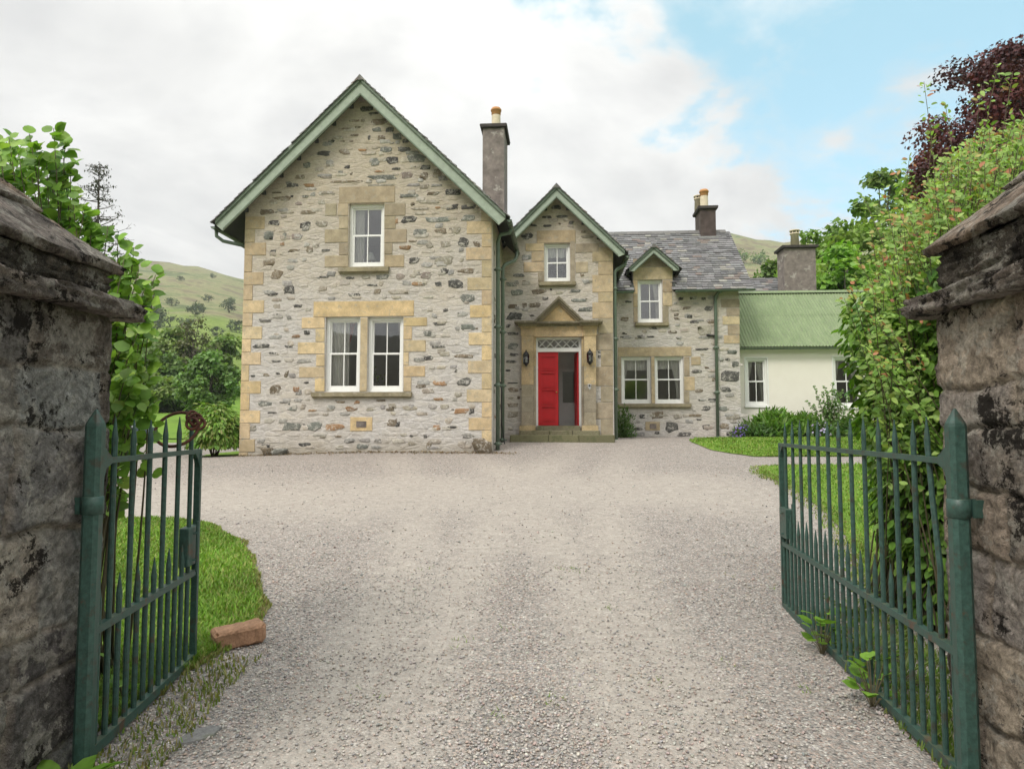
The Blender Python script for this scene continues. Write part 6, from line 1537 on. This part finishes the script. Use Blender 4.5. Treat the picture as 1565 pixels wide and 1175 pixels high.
# loose shrub with orange young shoots above it
rr = random.Random(31); tips = []
for i in range(640):
    x = rr.uniform(2.62, 4.6); top = interp(x, [2.5, 2.6, 2.85, 3.15, 3.5, 3.8, 4.7], [2.3, 2.6, 3.05, 3.4, 3.68, 3.85, 3.9]) + .16 * mnoise.noise((x * 2.5, 1, 0))
    Y = rr.uniform(4.2, 6.0); x = x * Y / 5; top = EYE + (top - EYE) * Y / 5
    z = top - abs(rr.gauss(0, .5)); tips.append((x, Y, max(1.9, z)))
for (x, y, Y) in ((1412, 125, 4.8), (1445, 160, 4.9), (1350, 285, 5.2), (1300, 440, 4.6), (1305, 425, 4.8), (1330, 350, 5), (1525, 100, 4.6), (1548, 110, 4.7), (1390, 240, 5), (1310, 395, 4.9), (1290, 455, 4.7), (1370, 265, 5.1), (1320, 300, 5.2), (1500, 130, 4.7), (1425, 200, 5)): tips.append(tuple(at(x, y, Y)))
stem_shrub('thorn_shrub', 'loose light green shrub with orange young shoots above the tall hedge', (3.3, 5.1, 0), tips, [(.22, .36, .085), (.27, .41, .10), (.17, .29, .06), (.31, .43, .12)], .058, 66, 31, wid=.27, rad=.006, tippal=[(.42, .17, .09), (.38, .23, .10), (.28, .34, .09), (.34, .30, .10), (.26, .38, .09)], spread=.22, out=(.4, .7), from_=.45)

# rhododendron at the gable corner
rp = at(334, 690, 17.2); rz0 = gz(rp.x, rp.y); rho = tag(empty('rhododendron', (rp.x - .1, rp.y, rz0)), 'glossy bright green rhododendron bush against the left corner of the house', 'shrub'); rng = np.random.default_rng(61); n = 4200
q = rng.normal(size=(n, 3)); q /= np.linalg.norm(q, axis=1, keepdims=True); q[:, 2] = np.abs(q[:, 2] + .25) - .3; sh = (.6 + .4 * rng.random((n, 1)) ** .6); wob = np.array([1 + .25 * mnoise.noise((a * 3, b * 3, c * 3)) for a, b, c in q])[:, None]
P = q * sh * wob * np.array([.70, .60, .86]) + np.array([0, 0, .50]); P[:, 2] = np.maximum(P[:, 2], .06)
leaves('foliage', P, q + np.array([0, 0, .8]) + rng.normal(size=(n, 3)) * .4, .13 * rng.uniform(.7, 1.2, n), cols(n, [(.18, .31, .05), (.22, .36, .065), (.13, .24, .038), (.29, .34, .11)], rng), 'leaf', rho, .2, q + np.array([0, 0, -.7]), True, 61)
mb = MB()
for k in range(12): a_ = k * .55; mb.tube([(.06 * math.cos(a_), .06 * math.sin(a_), 0), (.35 * math.cos(a_), .35 * math.sin(a_), .85)], [.02, .006], 5)
mb.build('stems', MAT['stem'], rho, True)


def bush(name, label, px, py, v, w, h, pal, ls, n, seed, wid=.2, cat='plant', upright=.5, petals=None, group=None):
    u, z = hp(px, py, v); p = hw(u, v, z); p.z = gz(p.x, p.y); t = tag(empty(name, p), label, cat, group); rng = np.random.default_rng(seed)
    q = rng.normal(size=(n, 3)); q /= np.linalg.norm(q, axis=1, keepdims=True); q[:, 2] = np.abs(q[:, 2]); r_ = rng.random((n, 1)) ** .5
    wob = np.array([1 + .3 * mnoise.noise((a * 2.5 + seed, b * 2.5, c * 2.5)) for a, b, c in q])[:, None]
    P = q * r_ * wob * np.array([w / 2, w / 2, h]); D = q * np.array([1, 1, 1]) + np.array([0, 0, upright]) + rng.normal(size=(n, 3)) * .3
    leaves('foliage', P, rng.normal(size=(n, 3)) + np.array([0, -.3, .5]), ls * rng.uniform(.6, 1.3, n), cols(n, pal, rng), 'leaf', t, wid, D, True, seed)
    if petals:
        m = 70; q = rng.normal(size=(m, 3)); q /= np.linalg.norm(q, axis=1, keepdims=True); q[:, 2] = np.abs(q[:, 2]); P = q * np.array([w / 2, w / 2, h]) * 1.02
        leaves('flowers', P, q + np.array([0, -.5, .2]), np.full(m, .07), cols(m, [petals], rng), 'petal', t, .4, None, True, seed)
    mb = MB()
    for k in range(9): a_ = k * .7; mb.tube([(.03 * math.cos(a_), .03 * math.sin(a_), -.03), (w * .28 * math.cos(a_), w * .28 * math.sin(a_), h * .7)], [.010, .003], 4)
    mb.build('stems', MAT['stem'], t, True); return t


bush('small_shrub', 'feathery green shrub against the downpipe right of the front door', 952, 662, 5.2, .75, .95, [(.075, .15, .035), (.10, .18, .045)], .11, 1500, 71, .12, 'shrub')
bush('fern_clump', 'broad light green fern clump below the narrow cottage window', 1180, 664, 5.9, 1.5, .80, [(.12, .235, .035), (.15, .27, .05)], .30, 1300, 72, .10, upright=.9)
bush('fern_clump', 'fern clump at the middle of the bed beside the slender sapling', 1228, 664, 6.0, 1.4, .65, [(.11, .22, .035), (.13, .24, .04)], .28, 1100, 73, .10, upright=.9)
bush('lavender_clump', 'low grey green clump with purple flowers at the cottage corner', 1136, 667, 5.6, .7, .40, [(.10, .15, .06), (.12, .18, .07)], .14, 700, 74, .1, petals=(.22, .15, .50), upright=.9)
bush('low_plant', 'low dark leafy plant in the bed between lavender and ferns', 1160, 670, 5.2, .9, .38, [(.06, .13, .03), (.09, .17, .04)], .12, 900, 75, .25)
bush('low_plant', 'leafy plant with pale purple flowers in the bed beside the sapling', 1255, 668, 5.6, 1.1, .48, [(.07, .14, .03), (.10, .18, .045)], .13, 1000, 76, .25, petals=(.42, .36, .55))
bush('low_plant', 'tall leafy plant in the bed under the right hand cottage window', 1305, 667, 5.9, 1.5, .70, [(.08, .16, .035), (.11, .2, .045)], .14, 1500, 77, .25)
sap_b = hw(hp(1268, 655, 6.1)[0], 6.1, 0); sap_b.z = gz(sap_b.x, sap_b.y)
rr = random.Random(8); stem_shrub('slender_sapling', 'slender airy sapling in front of the right hand cottage window', sap_b, [sap_b + Vector((rr.gauss(0, .32), rr.gauss(0, .25), rr.uniform(.8, 1.75))) for _ in range(26)], [(.10, .19, .045), (.13, .22, .06)], .085, 34, 81, spread=.12, from_=.3, out=(.12, .1))
rng = np.random.default_rng(5); n = 90; q = rng.normal(size=(n, 3)) * np.array([.11, .05, .13]) + np.array([0, 0, .36])
leaves('foliage', q, rng.normal(size=(n, 3)), .07 * rng.uniform(.6, 1.3, n), cols(n, [(.28, .33, .2), (.45, .45, .33), (.2, .28, .12)], rng), 'leaf', va_, .3, None, True, 9)
mb = MB()
for k in range(8): mb.tube([(0, 0, .2), (.13 * math.cos(k * .8), .05 * math.sin(k * 1.3), .42)], .004, 4)
mb.build('stems', MAT['stem'], va_)


# ---- weeds by the gates
def weed(label, x, y, n, L, wid, pal, seed, up=.8, name='broadleaf_weed'):
    t = tag(empty(name, (x, y, gz(x, y))), label, 'weed', 'weeds at the foot of the gates'); rr = random.Random(seed); P = []; D = []; N = []; S = []; C = []; mb = MB()
    for k in range(n):
        a_ = rr.uniform(0, 6.28); d_ = Vector((math.cos(a_), math.sin(a_), rr.uniform(.2, 1) * up)).normalized(); h = rr.uniform(.02, L * 1.2); c = d_ * h * .6 if wid < .4 else Vector((d_.x * .07, d_.y * .09, rr.uniform(.05, .27)))
        P.append(tuple(c)); D.append(tuple(d_ + Vector((0, 0, -.25)))); N.append(tuple(Vector((-d_.x * .6, -d_.y * .6, 1)) + Vector((rr.gauss(0, .25), rr.gauss(0, .25), 0)))); S.append(L * rr.uniform(.6, 1.2)); kx = rr.uniform(.8, 1.25); C.append([w * kx for w in rr.choice(pal)])
        mb.tube([(0, 0, -.02), tuple(c * .5 + Vector((0, 0, .01))), tuple(c)], .0025, 4)
    mb.build('stems', MAT['stem'], t); leaves('foliage', P, N, S, C, 'leaf', t, wid, np.array(D), True, seed)


g0 = Vector((-1.80, 2.80, 0)); weed('broad dock leaves at the foot of the left pillar', g0.x, g0.y, 13, .15, .28, FRESH, 1)
for i, (px, py, n, L, w, lab) in enumerate(((1400, 1080, 12, .07, .45, 'heart shaped bright leaves under the long gate nearest its post'), (1420, 1000, 12, .075, .45, 'heart shaped leaves growing through the middle of the long gate'), (1330, 1010, 26, .22, .04, 'grassy tuft leaning through the bars of the long gate'), (1300, 940, 20, .17, .05, 'grassy tuft at the foot of the long gate nearest the drive'), (1370, 1050, 20, .2, .04, 'grass tuft beside the heart shaped leaves under the long gate'), (1350, 920, 22, .2, .05, 'grass tuft on the hedge side of the long gate'))):
    g0 = gnd(px, py); weed(lab, g0.x + .02 if w < .1 else GR0.x + (GR1.x - GR0.x) * (g0.y - GR0.y) / (GR1.y - GR0.y) - .055, g0.y, n + 8, L * (1.0 if w < .1 else 1.15), w, FRESH if w > .2 else [(.14, .2, .05), (.17, .22, .08)], 20 + i, 1.4 if w < .1 else .9)
g0 = gnd(190, 1075); weed('small leafy weed between the bars of the short gate', g0.x, g0.y, 9, .07, .4, FRESH, 40)


# ---- grass and stones
def grass(name, label, rows, dens, h, seed, pal, ymax=None, w=.0045):
    rng = np.random.default_rng(seed); ys = [r[0] for r in rows]; P = []
    y0, y1 = ys[0], ys[-1]; area = 0; n = int(dens)
    yy = y0 + (y1 - y0) * rng.random(n) ** 1.7; a = np.interp(yy, ys, [r[1] for r in rows]); b = np.interp(yy, ys, [r[2] for r in rows]); xx = a + (b - a + .05) * rng.random(n) ** .75
    vis = np.abs(xx) < yy * .80 + .3; xx, yy = xx[vis], yy[vis]; n = len(xx)
    zz = np.array([gz(x, y) for x, y in zip(xx, yy)]) + .008
    hh = h * rng.uniform(.45, 1.25, n) * (1 + .5 * np.array([mnoise.noise((x * 1.6, y * 1.6, seed)) for x, y in zip(xx, yy)])); a_ = rng.uniform(0, 6.283, n); bend = rng.uniform(.2, .9, n) * hh; wd = w * rng.uniform(.7, 1.4, n) * (1 + .14 * np.maximum(0, yy - 3))
    dx, dy = np.cos(a_), np.sin(a_); px_, py_ = -dy, dx
    B = np.stack([xx, yy, zz], 1); Wd = np.stack([px_, py_, 0 * px_], 1) * wd[:, None]; M_ = B + np.stack([dx * bend * .35, dy * bend * .35, hh * .62], 1); T_ = B + np.stack([dx * bend, dy * bend, hh * .95], 1)
    V = np.stack([B - Wd, B + Wd, M_ + Wd * .7, M_ - Wd * .7, T_], 1).reshape(-1, 3); k = np.arange(n)[:, None, None] * 5; F = (k + np.array([(0, 1, 2), (0, 2, 3), (3, 2, 4)])[None]).reshape(-1, 3)
    C = np.repeat(cols(n, pal, rng, .3, .1) * (1 + .3 * np.array([mnoise.noise((x * .9, y * .9, 4)) for x, y in zip(xx, yy)]))[:, None], 5, axis=0)
    o = np_mesh(name, V, F, C, MAT['blade'], None, False); tag(o, label, None, None, 'stuff'); return o


GP = [(.165, .29, .042), (.20, .33, .052), (.135, .245, .035), (.26, .30, .085)]
grass('lawn_grass', 'short bright grass of the lawn behind the short gate', [(y, a, b) for y, a, b in LAWN_L], 95000, .055, 1, GP)
grass('lawn_grass', 'mown grass of the lawn behind the long gate', [(y, a, b) for y, a, b in LAWN_R], 60000, .05, 2, GP)
grass('lawn_grass', 'mown grass of the strip before the flower bed', [(y, a, b) for y, a, b in LAWN_B], 40000, .05, 3, GP)
grass('sparse_grass', 'sparse mossy grass under the short gate', [(2.6, -1.95, -1.55), (3.3, -1.98, -1.55), (3.9, -2.0, -1.62), (4.4, -2.0, -1.62)], 1500, .035, 4, [(.13, .19, .035), (.17, .19, .05), (.22, .20, .09)])
grass('sparse_grass', 'sparse grass tufts along the foot of the long gate', [(2.5, 1.70, 2.1), (3.2, 1.84, 2.3), (4.2, 1.98, 2.6), (5.4, 2.18, 2.9)], 6500, .05, 5, [(.12, .20, .035), (.16, .2, .05)])
rng = np.random.default_rng(8); u1_ = MB()


def pebbles(name, label, n, y0, y1, x0f, x1f, r0, r1, seed, pw=1.6):
    rng = np.random.default_rng(seed); t = (1 + 5 ** .5) / 2
    I = np.array([(-1, t, 0), (1, t, 0), (-1, -t, 0), (1, -t, 0), (0, -1, t), (0, 1, t), (0, -1, -t), (0, 1, -t), (t, 0, -1), (t, 0, 1), (-t, 0, -1), (-t, 0, 1)]); I /= np.linalg.norm(I[0])
    Fi = np.array([(0, 11, 5), (0, 5, 1), (0, 1, 7), (0, 7, 10), (0, 10, 11), (1, 5, 9), (5, 11, 4), (11, 10, 2), (10, 7, 6), (7, 1, 8), (3, 9, 4), (3, 4, 2), (3, 2, 6), (3, 6, 8), (3, 8, 9), (4, 9, 5), (2, 4, 11), (6, 2, 10), (8, 6, 7), (9, 8, 1)])
    yy = y0 + (y1 - y0) * rng.random(n) ** pw; xx = yy * (x0f + (x1f - x0f) * rng.random(n))
    keep = np.array([mnoise.noise((x * .9, y * .9, 5)) + .5 * mnoise.noise((x * 3, y * 3, 2)) for x, y in zip(xx, yy)]) > rng.uniform(-.75, .35, n)
    keep &= np.array([wheel_track(x, y) for x, y in zip(xx, yy)]) * .85 < rng.random(n)
    lx = np.interp(yy, [r[0] for r in LAWN_L], [r[2] for r in LAWN_L]) ; keep &= ~((yy > 3.3) & (yy < 9.5) & (xx < lx + .02))
    lr = np.interp(yy, [r[0] for r in LAWN_R], [r[1] for r in LAWN_R]); keep &= ~((yy > 5.6) & (yy < 14.5) & (xx > lr - .02)); keep &= ~(xx < -1.9 + .02 * yy) | (yy > 3.4); keep &= (xx < 1.92) | (yy > 3.2)
    xx, yy = xx[keep], yy[keep]; n = len(xx); zz = np.array([gz(x, y) for x, y in zip(xx, yy)])
    r = r0 + (r1 - r0) * rng.random(n) ** 2; sc3 = np.stack([r * rng.uniform(.8, 1.35, n), r * rng.uniform(.7, 1.1, n), r * rng.uniform(.45, .8, n)], 1)
    V = I[None] * sc3[:, None, :] * rng.uniform(.82, 1.12, (n, 12, 1)); a_ = rng.uniform(0, 6.283, n); c, s_ = np.cos(a_)[:, None], np.sin(a_)[:, None]
    tl = rng.normal(0, .3, (n, 1)); V = np.stack([V[..., 0] * c - V[..., 1] * s_, V[..., 0] * s_ + V[..., 1] * c, V[..., 2] + tl * V[..., 0]], 2) + np.stack([xx, yy, zz + sc3[:, 2] * .35], 1)[:, None]
    F = (np.arange(n) * 12)[:, None, None] + Fi[None]
    C = cols(n, [(.40, .368, .338), (.37, .345, .325), (.31, .298, .288), (.42, .35, .31), (.40, .32, .28), (.47, .44, .40), (.24, .232, .228), (.39, .36, .33), (.43, .40, .365)], rng, .2, .05)
    o = np_mesh(name, V.reshape(-1, 3), F.reshape(-1, 3), np.repeat(C, 12, axis=0), MAT['pebble'], None, True); tag(o, label, None, None, 'stuff')


pebbles('gravel_stones', 'loose grey and pink gravel stones on the drive', 120000, 2.2, 7.5, -.78, .78, .0035, .010, 1)
pebbles('gravel_stones', 'scattered larger gravel stones farther up the drive', 9000, 6, 15, -.6, .6, .007, .016, 2, 1.2)
# ragged, drier fringe where the lawns meet the gravel
grass('grass_fringe', 'dry mossy fringe of the left lawn creeping into the gravel', [(y, b - .15, b + .05 + .12 * mnoise.noise((y * 2.3, 1, 0))) for y, a, b in LAWN_L if y > 3.6], 9000, .032, 6, [(.17, .235, .05), (.24, .25, .085), (.28, .24, .11)])
grass('grass_fringe', 'dry fringe of the right lawn creeping into the gravel', [(y, a - .22 - .12 * mnoise.noise((y * 2.3, 1, 0)), a + .15) for y, a, b in LAWN_R], 4000, .032, 7, [(.17, .27, .05), (.22, .28, .075), (.26, .27, .10)])
# brown leaf litter and grit blown against the foot of the gable wall
rng = np.random.default_rng(14); n = 1500; uu = rng.uniform(uL0 - .1, .6, n); vv = -.03 - np.abs(rng.normal(0, .13, n)); pp_ = [hw(a, b, 0) for a, b in zip(uu, vv)]
lit = leaves('leaf_litter', [(p.x, p.y, gz(p.x, p.y) + .012) for p in pp_], rng.normal(0, .5, (n, 3)) + np.array([0, 0, 1]), rng.uniform(.02, .055, n), cols(n, [(.16, .10, .055), (.22, .15, .085), (.11, .08, .05), (.26, .20, .12)], rng), 'leaf', None, .36, None, False, 14)
tag(lit, 'brown leaf litter along the foot of the gable wall', kind='stuff')
# a few seedlings coming up through the gravel
rr = random.Random(91); rows_ = []
V = []; F = []; C = []
for (px, py, k) in ((880, 872, 26), (850, 868, 12), (700, 985, 14), (760, 1095, 20), (1110, 1010, 12), (930, 930, 10), (650, 870, 9), (1000, 1040, 10), (560, 1060, 9), (845, 1070, 16), (1180, 900, 10), (770, 960, 8), (1125, 880, 8), (1240, 1060, 14)):
    c0 = gnd(px, py)
    for q in range(k):
        x, y = c0.x + rr.gauss(0, .045), c0.y + rr.gauss(0, .06); z = gz(x, y) + .004; a_ = rr.uniform(0, 6.28); h = rr.uniform(.012, .035); w = rr.uniform(.002, .005); b = len(V)
        V += [(x - w * math.sin(a_), y + w * math.cos(a_), z), (x + w * math.sin(a_), y - w * math.cos(a_), z), (x + math.cos(a_) * h, y + math.sin(a_) * h, z + h * .8)]; F.append((b, b + 1, b + 2)); kx = rr.uniform(.7, 1.2); C += [(.17 * kx, .24 * kx, .06 * kx)] * 3
tag(np_mesh('gravel_seedlings', V, F, C, MAT['blade']), 'tiny green seedlings scattered through the gravel', kind='stuff')
# moist valley air: far hills fade a little
mb = MB(); mb.box(-1350, 1350, -1350, 1350, -12, 420)
hz = mb.build('haze', newmat('valley_air', lambda g: g.n('ShaderNodeEmission').outputs[0])); tag(hz, kind='stuff')
hm = hz.data.materials[0]; hm.node_tree.nodes.clear(); g = G(hm.node_tree); pv = g.n('ShaderNodeVolumePrincipled'); pv.inputs['Color'].default_value = (.93, .95, .97, 1); pv.inputs['Density'].default_value = .00028; pv.inputs['Anisotropy'].default_value = .2
g.l.new(pv.outputs[0], g.n('ShaderNodeOutputMaterial').inputs['Volume'])
